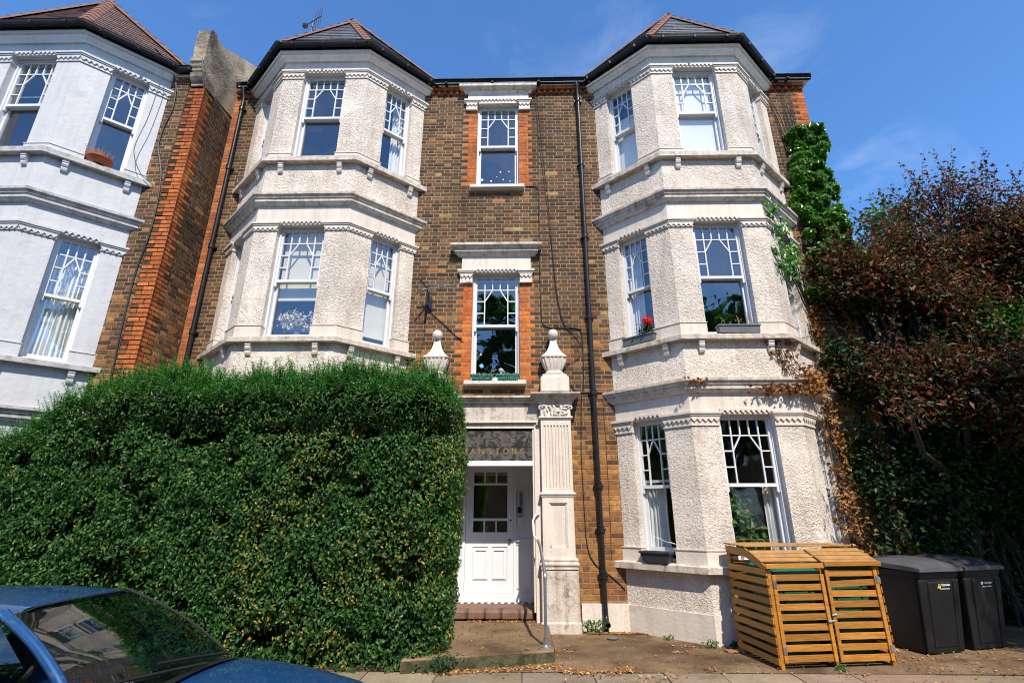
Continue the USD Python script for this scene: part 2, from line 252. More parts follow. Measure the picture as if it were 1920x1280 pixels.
# pavement: bedding sheet with slabs of its own on it
g = G().raw(*terrain([4.61, 5.5, 6.35], [-.21, -.012, -.012], -30, 30)); pv = emit(None, 'pavement', g, plain('pavement_bedding', (0.06, 0.045, 0.032), 0.95, 0.3, 20), kind='structure')
rng = np.random.default_rng(3); rest = G()
def slab_z(y): return 0.0 if y > 5.5 else -.2 * (5.5 - y) / .9
for r, (ya, yb) in enumerate([(4.62, 5.05), (5.06, 5.62), (5.63, 6.20)]):
    x = -12.0 + .37 * r
    while x < 12:
        w = float(rng.choice([.6, .75, .9])); t = rng.uniform(.8, 1.15) * np.array((.235, .175, .12)) * (1 + rng.uniform(-.06, .06, 3))
        za, zb = slab_z(ya), slab_z(yb); dz = rng.uniform(-.003, .003)
        v = [(x + .006, ya + .006, za - .05), (x + w - .006, ya + .006, za - .05), (x + w - .006, yb - .006, zb - .05), (x + .006, yb - .006, zb - .05)]
        v += [(a, b, c + .053 + dz) for a, b, c in v]
        f = [(4, 5, 6, 7), (0, 1, 5, 4), (1, 2, 6, 5), (2, 3, 7, 6), (3, 0, 4, 7)]
        if ya > 5 and -1.6 < x < 6.5: emit(pv, 'paving_slab', G().raw(v, f, t), M_PAVE, tint=True)
        else: rest.raw(v, f, t)
        x += w
emit(pv, 'paving_slabs', rest, M_PAVE, tint=True, kind='stuff')
# forecourt: irregular concrete sheet
g = G()
ny, nx = 30, 120; X, Y = np.meshgrid(np.linspace(-12, 12, nx), np.linspace(6.21, 12, ny)); P = np.stack([X, Y, 0 * X], -1)
Z = .004 + .018 * (meshkit.fbm(P * 1.3, 3) - .5) * np.clip((Y - 6.21) * 3, 0, 1) + 0.012 * np.clip((Y - 6.21) * 2, 0, 1)
i, j = np.meshgrid(np.arange(ny - 1), np.arange(nx - 1), indexing='ij'); q = np.stack([i * nx + j, i * nx + j + 1, (i + 1) * nx + j + 1, (i + 1) * nx + j], -1).reshape(-1, 4)
g.raw(np.stack([X, Y, Z], -1).reshape(-1, 3), q); emit(None, 'forecourt', g, M_CONC, smooth=True, kind='structure')
# entrance platform and steps
def slab_poly(g, poly, z0, z1, b=.012):
    P = Polygon(poly); Q = P.buffer(-b, join_style=2)
    a, c = list(P.exterior.coords)[:-1], list(Q.exterior.coords)[:-1]
    g.extr(poly, z0, z1 - b)
    if len(a) == len(c):
        ca = np.array(c); oa = np.array(a); k = [int(np.argmin(((ca - p) ** 2).sum(1))) for p in oa]; n = len(a)
        v = [(p[0], p[1], z1 - b) for p in a] + [(ca[i][0], ca[i][1], z1) for i in k]
        sgn = 1 if P.exterior.is_ccw else -1
        f = [(i, (i + 1) % n, n + (i + 1) % n, n + i)[::sgn] for i in range(n)]
        g.raw(v, f); g.extr([(ca[i][0], ca[i][1]) for i in k], z1 - .002, z1)
    return g
g = slab_poly(G(), [(-1.3, 6.12), (.30, 6.53), (.355, 6.56), (.37, 6.66), (.36, 7.97), (.285, 7.98), (.285, 8.2), (-1.15, 8.2), (-1.3, 7.9)], 0, .132)
emit(None, 'entrance_platform', g, M_CONC, kind='structure')
g = G(); R_ = [(-1.3, 6.12), (.30, 6.53), (.355, 6.56), (.372, 6.66), (.362, 7.95)]
for (a, b), (c, d) in zip(R_[:-1], R_[1:]): g.raw([(a + .004, b - .004, 0), (c + .004, d - .004, 0), (c + .004, d - .004, .112), (a + .004, b - .004, .112)], [(0, 1, 2, 3)])
emit('/World/entrance_platform', 'mossy_riser', g, plain('mossy_concrete', (.085, .07, .035), .95, .4, 9, .012, 40, dirt=(.03, .035, .014), dscale=5, dlo=.45, dhi=.6))
st = thing('door_step', 'worn red tiled step below the white front door', 'step')
x = -1.04
for w in (.22, .26, .24, .27, .24):
    emit(st, 'nosing_tile', G().cbox((x + w / 2, 8.30, .197 + RNG.uniform(-.002, .002)), (w - .006, .22, .135), .03), M_REDTILE, smooth=30); x += w
emit(st, 'porch_floor', G().box(-1.04, 8.41, .12, .2, 9.0, .262), M_REDTILE)
for k in range(23):
    emit(st, 'floor_tile', G().box(-1.035 + k * .0535, 8.80, .262, -1.035 + k * .0535 + .051, 8.925, .268), M_TILEW if k % 2 else M_TILEB)

# ------------------------------------------------------------------ buildings: bricks
def lerp(a, b, t): return tuple(x + (y - x) * t for x, y in zip(a, b))
SOOT = [(.070, .039, .021), (.085, .047, .024), (.107, .061, .030), (.052, .033, .022), (.13, .073, .033)]
STOCK = [(.28, .125, .038), (.31, .15, .048), (.25, .105, .036), (.21, .095, .043), (.34, .17, .055), (.17, .075, .032), (.13, .065, .036)]
YELL = [(.33, .22, .085), (.28, .165, .06)]; REDB = [(.22, .075, .035), (.19, .065, .035)]
ORNG = [(.50, .125, .022), (.56, .155, .03), (.46, .10, .02), (.44, .125, .035)]
ORNG2 = [(.43, .125, .038), (.37, .10, .036), (.48, .155, .048)]
def soot(z, n):      # how far the bricks are blackened: the fabric is dirtier towards the eaves
    return min(1, max(0, (z - 1.9) / 2.6 + (n - .5) * 1.6))
def brick_tint(rng, z, n, zone=None):
    if zone == 'o': c = ORNG[rng.integers(len(ORNG))]
    elif zone == 'o2': c = ORNG2[rng.integers(len(ORNG2))]
    else:
        s = soot(z, n); u = rng.random()
        if u < .022: c = REDB[rng.integers(2)]
        elif u < .022 + .045 * (1 - abs(s - .5)): c = YELL[rng.integers(2)]
        elif rng.random() < s * .92: c = SOOT[rng.integers(len(SOOT))]
        else: c = STOCK[rng.integers(len(STOCK))]
    c = np.array(c)
    if zone is None and rng.random() < .6: c = .5 * c + .5 * np.array((SOOT if rng.random() < soot(z, n) else STOCK)[rng.integers(5)])
    return c * rng.uniform(.84, 1.16)
CO = 0.0770
def brick_face(O, A, N, u0, u1, z0, z1, holes, zones, rng, zoff=0.0, seed=0):
    """bricks on a wall face; u runs along A from O. holes: (u0,u1,z0,z1) left open; zones: (edge, direction, short, long, z0, z1, kind) quoins from an edge. Returns [(G, centre, u, z)]"""
    O, A, N = map(lambda q: np.asarray(q, float), (O, A, N)); out = []
    B = np.array([0, 0, 1.0])
    row = 0; z = z0
    while z < z1 - .02:
        zt = min(z + CO - .0135, z1); zc = (z + zt) / 2
        segs = [(u0, u1, None)]
        def cut(a, b, keep=None):
            nonlocal segs
            n = []
            for s0, s1, k in segs:
                if b <= s0 or a >= s1: n.append((s0, s1, k)); continue
                if s0 < a - .02: n.append((s0, a, k))
                if s1 > b + .02: n.append((b, s1, k))
            segs = n
        for h in holes:
            if h[2] < zc < h[3]: cut(h[0], h[1])
        zs = []
        for e, dr, sh, lg, za, zb, kd in zones:
            if za < zc < zb:
                w = sh if row % 2 else lg
                a, b = (e, e + w) if dr > 0 else (e - w, e)
                before = list(segs); cut(a, b)
                for s0, s1, k in before:
                    aa, bb = max(a, s0), min(b, s1)
                    if bb - aa > .03: zs.append((aa, bb, kd))
        for s0, s1, k in segs + zs:
            u = s0; hd = row % 2
            if k is None:   # keep the bond running through: align to a global grid
                per = .215 + .1025 + .02; ph = (row % 2) * per / 2
                u = s0
                pos = (s0 - ph) % per; start = s0 - pos
                cuts = []
                x = start
                while x < s1:
                    cuts += [(x, x + .213), (x + .225, x + .3255)]; x += per
            else:
                L = s1 - s0
                cuts = [(s0, s1 - .0)] if L < .25 else [(s0, s0 + L * (.36 if row % 4 < 2 else .64) - .005), (s0 + L * (.36 if row % 4 < 2 else .64) + .005, s1)]
            for a, b in cuts:
                a, b = max(a, s0), min(b, s1)
                if b - a < .025: continue
                if k is None and a > s0 and b == s1 and b - a < .05: pass
                j = rng.uniform(-.0015, .0015, 4)
                pr = .0035 + rng.uniform(-.0015, .0025)
                P = [(a + j[0], z + j[1]), (b + j[2], z + j[3]), (b + j[2], zt + j[1]), (a + j[0], zt + j[3])]
                v = [O + A * p + B * q - N * .012 for p, q in P]
                ch = .004
                P2 = [(P[0][0] + ch, P[0][1] + ch), (P[1][0] - ch, P[1][1] + ch), (P[2][0] - ch, P[2][1] - ch), (P[3][0] + ch, P[3][1] - ch)]
                v += [O + A * p + B * q + N * (pr - .0025) for p, q in P] + [O + A * p + B * q + N * pr for p, q in P2]
                f = [(8, 9, 10, 11)]
                for m in range(4): f += [(m, (m + 1) % 4, 4 + (m + 1) % 4, 4 + m), (4 + m, 4 + (m + 1) % 4, 8 + (m + 1) % 4, 8 + m)]
                if np.dot(np.cross(A, B), N) < 0: f = [q[::-1] for q in f]
                n = meshkit.fbm(np.array([[ (a + b) * .6 + seed * 7.1, zc * .9, seed * 3.3]]), 3)[0]
                out.append((v, f, brick_tint(rng, zc + zoff, n, k), O + A * (a + b) / 2 + B * zc, b - a))
        z += CO; row += 1
    return out
def in_view(c):
    d = np.asarray(c) - (0, 0, CAM_H)
    cy, syy, cp, sp = math.cos(CAM_YAW), math.sin(CAM_YAW), math.cos(CAM_PITCH), math.sin(CAM_PITCH)
    F = np.array([syy * cp, cy * cp, sp]); R = np.array([cy, -syy, 0]); U = np.cross(R, F)
    q = R @ d, U @ d, F @ d
    return (960 + CAM_F * q[0] / q[2], 640 - CAM_F * q[1] / q[2], q[2])
def lay_bricks(parent, bricks, hidden, limit=300):
    """the bricks that show largest as parts of their own, the rest as one part"""
    sc = []
    for k, (v, f, t, c, w) in enumerate(bricks):
        u, vv, d = in_view(c)
        sc.append((-1 if hidden(c, u, vv) or not (0 < u < 1920 and 0 < vv < 1280) else w / d, k))
    top = {k for s, k in sorted(sc, reverse=True)[:limit] if s > 0}
    rest = G()
    for k, (v, f, t, c, w) in enumerate(bricks):
        if k in top: emit(parent, 'brick', G().raw(v, f, t), M_BRICK, tint=True)
        else: rest.raw(v, f, t)
    emit(parent, 'bricks', rest, M_BRICK, tint=True, kind='stuff')

# ------------------------------------------------------------------ windows
def pane_layout(n, x0, x1, zt, zm):
    xs = np.linspace(x0, x1, n + 1); h = (zt - zm) / 4; z = [zt - h * k for k in range(5)]
    P = [[(xs[i], z[1]), (xs[i + 1], z[1]), (xs[i + 1], z[0]), (xs[i], z[0])] for i in range(n)]
    for a, b in ((0, 1), (n - 1, n)):
        for r in (1, 2, 3): P.append([(xs[a], z[r + 1]), (xs[b], z[r + 1]), (xs[b], z[r]), (xs[a], z[r])])
    a, b = xs[1], xs[2]; c, d = xs[n - 2], xs[n - 1]
    P.append([(a, z[2]), (b, z[1]), (a, z[1])]); P.append([(d, z[2]), (d, z[1]), (c, z[1])])
    mid = [(a, z[4]), (d, z[4]), (d, z[2]), (c, z[1])] + ([(b, z[1])] if n > 4 else []) + [(a, z[2])]
    P.append(mid)
    L = [((x0, z[1]), (x1, z[1])), ((a, z[0]), (a, z[4])), ((d, z[0]), (d, z[4])), ((a, z[2]), (b, z[1])), ((d, z[2]), (c, z[1]))]
    L += [((xs[i], z[0]), (xs[i], z[1])) for i in range(2, n - 1)]
    for r in (2, 3): L += [((x0, z[r]), (a, z[r])), ((d, z[r]), (x1, z[r]))]
    return P, L
ZUP = np.array([0, 0, 1.0])
def window(house, O, A, N, w, z0, z1, ncol, depth=.10, paint=None, label=None, open_=0.0):
    """double-hung sash in an opening of width w centred at O (on the outer wall plane)"""
    paint = paint or M_PAINT
    O, A, N = (np.array([O[0], O[1], 0.0]), np.asarray(A, float), np.asarray(N, float))
    def bx(g, u0, u1, za, zb, d0, d1): return g.frame([(u0, za), (u1, za), (u1, zb), (u0, zb)], O, A, ZUP, -N, d0, d1)
    h = w / 2; fr = G(); d = depth; zm = (z0 + .05 + z1) / 2
    for s in (-1, 1):
        a, b = sorted((s * h, s * (h - .035))); bx(fr, a, b, z0, z1, d, d + .14)
    bx(fr, -h + .035, h - .035, z1 - .03, z1, d, d + .14); bx(fr, -h + .035, h - .035, z0, z0 + .045, d - .03, d + .16)
    win = emit(house, 'window', fr, paint, label=label)
    # upper sash, outside
    i = h - .035; st = .036
    us = G(); du = d + .02
    for s in (-1, 1):
        a, b = sorted((s * i, s * (i - st))); bx(us, a, b, zm - .02, z1 - .03, du, du + .045)
        us.frame([(a, zm - .02), (b, zm - .02), (b, zm - .085), ((a + b) / 2, zm - .105), (a, zm - .085)], O, A, ZUP, -N, du, du + .04)
    bx(us, -i + st, i - st, z1 - .03 - st, z1 - .03, du, du + .045); bx(us, -i + st, i - st, zm - .025, zm + .022, du - .008, du + .045)
    emit(win, 'upper_sash', us, paint)
    ls = G(); dl = d + .075; zb = z0 + .045 + open_
    for s in (-1, 1):
        a, b = sorted((s * i, s * (i - st - .006))); bx(ls, a, b, zb, zm + .02 + open_, dl, dl + .045)
    bx(ls, -i + st, i - st, zb, zb + .07, dl, dl + .045); bx(ls, -i + st, i - st, zm - .02 + open_, zm + .02 + open_, dl, dl + .045)
    emit(win, 'lower_sash', ls, paint)
    P, L = pane_layout(ncol, -i + st, i - st, z1 - .03 - st, zm + .022)
    for (p, q) in L:
        p, q = np.array(p), np.array(q); e = (q - p) / np.linalg.norm(q - p); nn = np.array([-e[1], e[0]]) * .0095
        emit(win, 'glazing_bar', G().frame([p + nn, p - nn, q - nn, q + nn], O, A, ZUP, -N, du + .008 + .001 * (abs(e[0]) > .5) + .002 * (0.1 < abs(e[0]) < .99), du + .034), paint)
    def pane(poly, dd):
        poly = np.array(poly); tilt = RNG.normal(0, .0016, 2); c = poly.mean(0)
        v = [O + A * x + ZUP * zz - N * (dd + tilt[0] * (x - c[0]) + tilt[1] * (zz - c[1])) for x, zz in poly]
        n = len(v); f = [(0, k, k + 1) for k in range(1, n - 1)]
        if np.dot(np.cross(v[1] - v[0], v[2] - v[0]), N) < 0: f = [q[::-1] for q in f]
        emit(win, 'pane', G().raw(v, f), M_GLASS)
    for p in P: pane(p, du + .026)
    pane([(-i + st, zb + .07), (i - st, zb + .07), (i - st, zm - .02 + open_), (-i + st, zm - .02 + open_)], dl + .024)
    return win

# ------------------------------------------------------------------ bays
def bay_off(xc, Dw):
    Ln = math.hypot(BB, BC)
    def off(p, back=0.06):
        n = np.array([-BB, -BC]) / Ln; a = np.array([xc - BW - BC, Dw]) + p * n; d = np.array([BC, -BB]) / Ln
        wl = a + (Dw + back - a[1]) / d[1] * d; fl = a + (Dw - BB - p - a[1]) / d[1] * d
        return np.array([wl, fl, [2 * xc - fl[0], fl[1]], [2 * xc - wl[0], wl[1]]])
    return off
LCH = math.hypot(BB, BC); TA, TB = .225, .665           # side windows along the chamfer
FW = .405                                               # half width of the front windows
def cornice_prof(zt): return [(0, zt + .035), (.136, zt), (.136, zt - .042), (.118, zt - .05), (.10, zt - .095), (.082, zt - .105), (.082, zt - .155), (.066, zt - .16), (.045, zt - .185), (.02, zt - .205), (0, zt - .21)]
STOREYS = [  # sill bottom, sill top, pier base top, capital bottom, capital top, cornice bottom (frieze top), cornice top
    (.85, .95, 1.13, 2.81, 3.01, 3.255, 3.49), (4.10, 4.19, 4.39, 6.10, 6.25, 6.575, 6.78), (7.445, 7.555, 7.665, 9.39, 9.575, 9.79, 9.91)]
def bay(house, xc, Dw, dz, M_body, M_smooth, M_sill, rough=True, label=None, seed=0, winpaint=None, roof_kind='slate'):
    off = bay_off(xc, Dw); H = lambda z: z + dz
    ring = lambda p, q: [tuple(a) for a in off(p)] + [tuple(a) for a in off(q)[::-1]]
    body = G()
    zb = dz if dz == 0 else dz
    body.extr(ring(0, -.28), H(.36), H(.86))
    b = emit(house, 'bay_window', body, M_body, label=label)
    for (za, zz) in ((3.44, 4.12), (6.74, 7.46)): emit(b, 'spandrel', G().extr(ring(0, -.28), H(za), H(zz)), M_body)
    emit(b, 'plinth', G().extr(ring(.022, -.28), 0, H(.365) if dz > -.2 else .12), M_smooth)
    chl = np.array([xc - BW - BC, Dw]); dch = np.array([BC, -BB]) / LCH; nch = np.array([-BB, -BC]) / LCH
    def mirror(poly): return [(2 * xc - x, y) for x, y in poly]
    def corner(p, th=.26):
        q = p * .7; o = off(p); inn = off(-th)
        j1 = chl + dch * (TB * LCH - q); f2 = np.array([xc - FW + q, Dw - BB])
        return [tuple(j1 + nch * p), tuple(o[1]), (f2[0], f2[1] - p), (f2[0], f2[1] + th), tuple(inn[1]), tuple(j1 - nch * th)]
    def wallp(p, th=.26):
        q = p * .7; o = off(p); j = chl + dch * (TA * LCH + q); w0 = off(p, .06)[0]
        return [tuple(w0), tuple(j + nch * p), tuple(j - nch * th), (j[0] - nch[0] * th, Dw + .06)]
    def zigzag(g, p0, p1, n, zt, w=.076, h=.046, dp=.021, up=False):
        p0, p1 = np.array([*p0, 0]), np.array([*p1, 0]); Ls = np.linalg.norm(p1 - p0); A = (p1 - p0) / Ls; k = max(1, int(round(Ls / w))); w = Ls / k
        N = np.array([*n, 0])
        poly = [(0, zt + .018), (0, zt)]
        for m in range(k): poly += [((m + .5) * w, zt - h), ((m + 1) * w, zt)]
        poly += [(Ls, zt + .018)]
        g.frame(poly, p0, A, ZUP, N, .0005, dp)
    for si, (sb, stp, pb, cb, ct, fb, ctop) in enumerate(STOREYS):
        for poly_f in (corner, wallp):
            for mir in (False, True):
                mm = (lambda q: mirror(q)) if mir else (lambda q: q)
                emit(b, 'pier', G().extr(mm(poly_f(0)), H(pb - .01), H(cb + .01)), M_body)
                g = G().extr(mm(poly_f(.018)), H(stp - .02), H(pb)); g.extr(mm(poly_f(.028)), H(pb), H(pb + .014)); emit(b, 'pier_base', g, M_smooth)
                g = G().extr(mm(poly_f(.012)), H(cb), H(ct - .085))
                for k, (p, a, c) in enumerate(((.03, ct - .085, ct - .06), (.044, ct - .06, ct - .035), (.058, ct - .035, ct - .0))): g.extr(mm(poly_f(p)), H(a + .0005), H(c))
                g.extr(mm(poly_f(.018)), H(cb - .004), H(cb + .012))
                pts = poly_f(.012)
                if poly_f is corner: segs = [(pts[0], pts[1], nch), (pts[1], pts[2], (0, -1))]
                else: segs = [(pts[0], pts[1], nch)]
                for a, c, n in segs:
                    if mir: a, c, n = (2 * xc - c[0], c[1]), (2 * xc - a[0], a[1]), (-n[0], n[1])
                    zigzag(g, a, c, n, H(ct - .105))
                emit(b, 'capital', g, M_smooth)
        lint = ct - .035
        g = G().extr(ring(0, -.26), H(lint), H(fb + .03))
        emit(b, 'frieze', g, M_smooth)
        g = G()
        zigzag(g, (xc - FW + .03, Dw - BB), (xc + FW - .03, Dw - BB), (0, -1), H(ct + .024), .076, .05); emit(b, 'lintel_zigzag', g, M_smooth)
        for s in (1, -1):
            a, c = chl + dch * (TA * LCH + .02), chl + dch * (TB * LCH - .02); n = nch
            if s < 0: a, c, n = np.array([2 * xc - c[0], c[1]]), np.array([2 * xc - a[0], a[1]]), np.array([-nch[0], nch[1]])
            g = G(); zigzag(g, a, c, n, H(ct + .024), .076, .05); emit(b, 'lintel_zigzag', g, M_smooth)
        # head board under the lintel, set back
        if si < 2: emit(b, 'cornice', G().sweep([(p, H(z)) for p, z in cornice_prof(ctop)], off), M_sill)
        else: emit(b, 'cornice', G().sweep([(p, H(z)) for p, z in [(.02, 9.93), (.16, 9.925), (.165, 9.90), (.15, 9.875), (.12, 9.87), (.10, 9.845), (.06, 9.815), (.03, 9.79), (0, 9.785)]], off), M_smooth)
        g = G().sweep([(-.2, H(stp - .0)), (.03, H(stp + .004)), (.098, H(stp - .008)), (.107, H(stp - .016)), (.107, H(sb + .004)), (.102, H(sb)), (.085, H(sb)), (.08, H(sb + .008)), (0, H(sb + .008))], off)
        emit(b, 'sill', g, M_sill)
        if si > 0:
            prof = [(0, 0), (.082, 0), (.082, -.05), (.07, -.06), (.075, -.085), (.062, -.115), (.044, -.125), (.05, -.15), (.04, -.185), (.018, -.2), (0, -.2)]
            def bracket(P, n):
                n3 = np.array([n[0], n[1], 0]); A = np.array([-n[1], n[0], 0])
                g = G().frame(prof, np.array([P[0], P[1], H(sb + .006)]) - A * .04, n3, ZUP, A, 0, .08); emit(b, 'bracket', g, M_smooth)
            for u in (-.52, .52): bracket((xc + u, Dw - BB), (0, -1))
            for t in (.16, .80):
                P = chl + dch * t * LCH; bracket(P, nch); bracket((2 * xc - P[0], P[1]), (-nch[0], nch[1]))
        # windows
        wz0, wz1 = H(stp + .0), H(lint)
        opn = .08 if (seed == 2 and si == 0) else 0
        window(house, (xc, Dw - BB), (1, 0, 0), (0, -1, 0), 2 * FW, wz0, wz1, 5, paint=winpaint)
        c = chl + dch * (TA + TB) / 2 * LCH; wv = (TB - TA) * LCH
        window(house, c, (dch[0], dch[1], 0), (nch[0], nch[1], 0), wv, wz0, wz1, 4, paint=winpaint, open_=opn)
        window(house, (2 * xc - c[0], c[1]), (dch[0], -dch[1], 0), (-nch[0], nch[1], 0), wv, wz0, wz1, 4, paint=winpaint)
    # floors inside the bay keep the storeys apart
    for z in (.4, 3.42, 6.72, 9.80): emit(b, 'floor_deck', G().extr([tuple(q) for q in off(-.2, .3)], H(z), H(z + .05)), M_INT)
    # gutter and turret roof
    gp = [(.165, 10.035), (.17, 9.985), (.195, 9.95), (.225, 9.942), (.255, 9.955), (.275, 9.99), (.282, 10.03), (.288, 10.034), (.282, 10.04), (.272, 10.036), (.262, 9.995), (.225, 9.955), (.185, 9.99), (.175, 10.035)]
    gob = lambda p, **k: off(p, -.20)
    emit(b, 'gutter', G().sweep([(p, H(z)) for p, z in gp[::-1]], off), M_GUT)
    emit(b, 'soffit', G().extr(ring(.169, -.3), H(9.928), H(10.045)), M_GUT)
    o = off(.235, 0)
    for k in range(3):
        e = o[k + 1] - o[k]; n = int(np.linalg.norm(e) / .8) + 1
        for m in range(n):
            P = o[k] + e * (m + .5) / n; emit(b, 'gutter_bracket', G().cbox((P[0], P[1], H(9.975)), (.045, .128, .072), .004), M_GUT)
    apex = np.array([xc, Dw + .02, H(11.92)])
    base = off(.235, .0); pts = [np.array([*q, H(10.0)]) for q in base]
    core = G(); core.raw([*pts, apex], [(0, 1, 4), (1, 2, 4), (2, 3, 4)])
    tr = emit(house, 'turret_roof', core, M_GUT)
    rng = np.random.default_rng(40 + seed)
    for fi in range(3):
        a, c = pts[fi], pts[fi + 1]; e = (c - a) / np.linalg.norm(c - a); mid = (a + c) / 2; sl = apex - mid - e * np.dot(apex - mid, e); SL = np.linalg.norm(sl); sl = sl / SL
        nrm = np.cross(e, sl); nrm = nrm if nrm[2] > 0 else -nrm; Wd = np.linalg.norm(c - a); ah = np.dot(apex - a, e)
        rows = 13 if roof_kind == 'slate' else 17
        rh = SL / rows
        for r in range(rows):
            s0, s1 = r * rh, min((r + 1) * rh + .02, SL - .02)
            tw = .25 if roof_kind == 'slate' else .165
            xl = lambda s: ah * s / SL; xr_ = lambda s: Wd - (Wd - ah) * s / SL
            x = xl(s0) - (r % 2) * tw / 2
            while x < xr_(s0):
                q0, q1 = max(x, xl(s0)) , min(x + tw - .006, xr_(s0))
                r0, r1 = max(x, xl(s1)), min(x + tw - .006, xr_(s1))
                if q1 - q0 > .03:
                    if r1 < r0: r0 = r1 = min(max((q0 + q1) / 2, xl(s1)), xr_(s1))
                    lift = rng.uniform(.0, .004); P = lambda u, s, d: a + e * u + sl * s + nrm * d
                    v = [P(q0, s0, .004), P(q1, s0, .004), P(q0, s0, .02 + lift), P(q1, s0, .02 + lift), P(r1, s1, .006), P(r0, s1, .006)]
                    t = (np.array((.12, .12, .128)) if roof_kind == 'slate' else np.array((.13, .075, .055))) * rng.uniform(.75, 1.3)
                    emit(tr, 'roof_slate' if roof_kind == 'slate' else 'roof_tile', G().raw(v, [(0, 1, 3, 2), (2, 3, 4, 5), (0, 2, 5, 5), (1, 4, 3, 3)], t), M_SLATE, tint=True) if (fi >= (0 if xc > 0 else 1) and fi <= (1 if xc > 0 else 2)) else core.raw(v, [(2, 3, 4, 5)])
                x += tw
    for q in pts:
        n = 9 if roof_kind == 'slate' else 11
        for k in range(n):
            p0 = q + (apex - q) * k / n; p1 = q + (apex - q) * (k + 1.06) / n
            dirv = (p1 - p0) / np.linalg.norm(p1 - p0); sd = np.cross(dirv, ZUP); sd /= np.linalg.norm(sd); up = np.cross(sd, dirv); up = up if up[2] > 0 else -up
            w, hh = .11, .05
            v = []
            for P, l in ((p0, .012), (p1, .0)):
                v += [P - sd * w - up * .02, P - sd * w * .75 + up * (hh * .35 + l), P + up * (hh + l), P + sd * w * .75 + up * (hh * .35 + l), P + sd * w - up * .02]
            f = [(k2, k2 + 1, k2 + 6, k2 + 5) for k2 in range(4)] + [(0, 1, 2, 2), (0, 2, 3, 3), (0, 3, 4, 4)] + [(5, 7, 6, 6), (5, 8, 7, 7), (5, 9, 8, 8)]
            emit(tr, 'hip_tile', G().raw(v, f), M_RIDGE)
    return b

# ------------------------------------------------------------------ the mansion block
CX = -.435                                                      # axis of the entrance and of the middle windows
house = thing('mansion_block', 'three storey brown brick mansion block with two cream bay window stacks and recessed white door', 'building')
FX0, FX1 = -1.075, .205                                         # porch opening
W3 = (CX - .415, CX + .415, 7.53, 9.55); W2 = (CX - .415, CX + .415, 3.69, 5.72)
PORCH = (FX0, FX1, -1, 3.0)
bl = lambda xc: (xc - BW - BC + .02, xc + BW + BC - .02, -1, 9.95)
HOLES = [W3, W2, PORCH, bl(XC_R), bl(XC_L)]
# backing of the brickwork: mortar, built in pieces round the openings
def wall_with_holes(g, x0, x1, z0, z1, holes, y0, y1, tint):
    xs = sorted({x0, x1, *[min(max(h[i], x0), x1) for h in holes for i in (0, 1)]}); zs = sorted({z0, z1, 1.5, 2.4, 2.9, 3.4, 3.9, 4.4, 4.9, 5.4, *[min(max(h[i], z0), z1) for h in holes for i in (2, 3)]})
    for i in range(len(xs) - 1):
        for j in range(len(zs) - 1):
            cx, cz = (xs[i] + xs[i + 1]) / 2, (zs[j] + zs[j + 1]) / 2
            if not any(h[0] < cx < h[1] and h[2] < cz < h[3] for h in holes): g.box(xs[i], y0, zs[j], xs[i + 1], y1, zs[j + 1], lerp(MORT_LOW, tint, min(1, max(0, (cz - 2.4) / 3.0))))
MORT = (.30, .215, .135); MORT_LOW = (.27, .165, .08)
hb = [(h[0] + .03, h[1] - .03, h[2], h[3]) if h[3] > 9.9 else h for h in HOLES]
g = G(); wall_with_holes(g, XP, XE - .01, -.05, 10.0, hb, D, D + .3, MORT)
wall = emit(house, 'brick_wall', g, M_MORTAR, tint=True)
rng = np.random.default_rng(11)
hx = HOLES + [(CX - .53, CX + .53, 3.60, 3.70), (CX - .53, CX + .53, 7.44, 7.54), (CX - .64, CX + .64, 5.52, 6.2), (CX - .64, CX + .64, 9.40, 10.2), (CX - .99, CX + 1.24, -1, 3.40), (.86, 1.55, -1, .372)]
qz = [(W2[0], -1, .165, .265, 3.70, 5.52, 'o'), (W2[1], 1, .165, .265, 3.70, 5.52, 'o'), (W3[0], -1, .17, .265, 7.54, 9.40, 'o'), (W3[1], 1, .17, .265, 7.54, 9.40, 'o'),
      (XP + .005, 1, .11, .165, 0, 9.78, 'o2'), (XE, -1, .16, .27, 0, 9.78, 'o')]
bricks = brick_face((0, D, 0), (1, 0, 0), (0, -1, 0), XP + .005, XE, .03, 9.79, hx, qz, rng)
lay_bricks(wall, bricks, lambda c, u, v: (u < 790 and v > 640) or v > 1185 or (940 < u < 1010 and v > 740))
# rear and side enclosure, floors and rooms
g = G(); g.box(XP + .01, D + .3, -.05, XP + .2, D + 7, 10.0); g.box(XE - .35, D + .3, -.05, XE - .04, D + 7, 10.0); g.box(XP + .2, D + 7, -.05, XE - .2, D + 7.2, 10.0)
emit(house, 'side_wall', g, M_MORTAR, tint=True)
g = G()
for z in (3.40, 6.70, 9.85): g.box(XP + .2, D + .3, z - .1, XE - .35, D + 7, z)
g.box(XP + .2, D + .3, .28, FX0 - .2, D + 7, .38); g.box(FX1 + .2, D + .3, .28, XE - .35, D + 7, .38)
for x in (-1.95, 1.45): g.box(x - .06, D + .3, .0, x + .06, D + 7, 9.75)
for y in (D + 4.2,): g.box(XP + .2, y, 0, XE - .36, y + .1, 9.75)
emit(house, 'interior', g, M_INT)
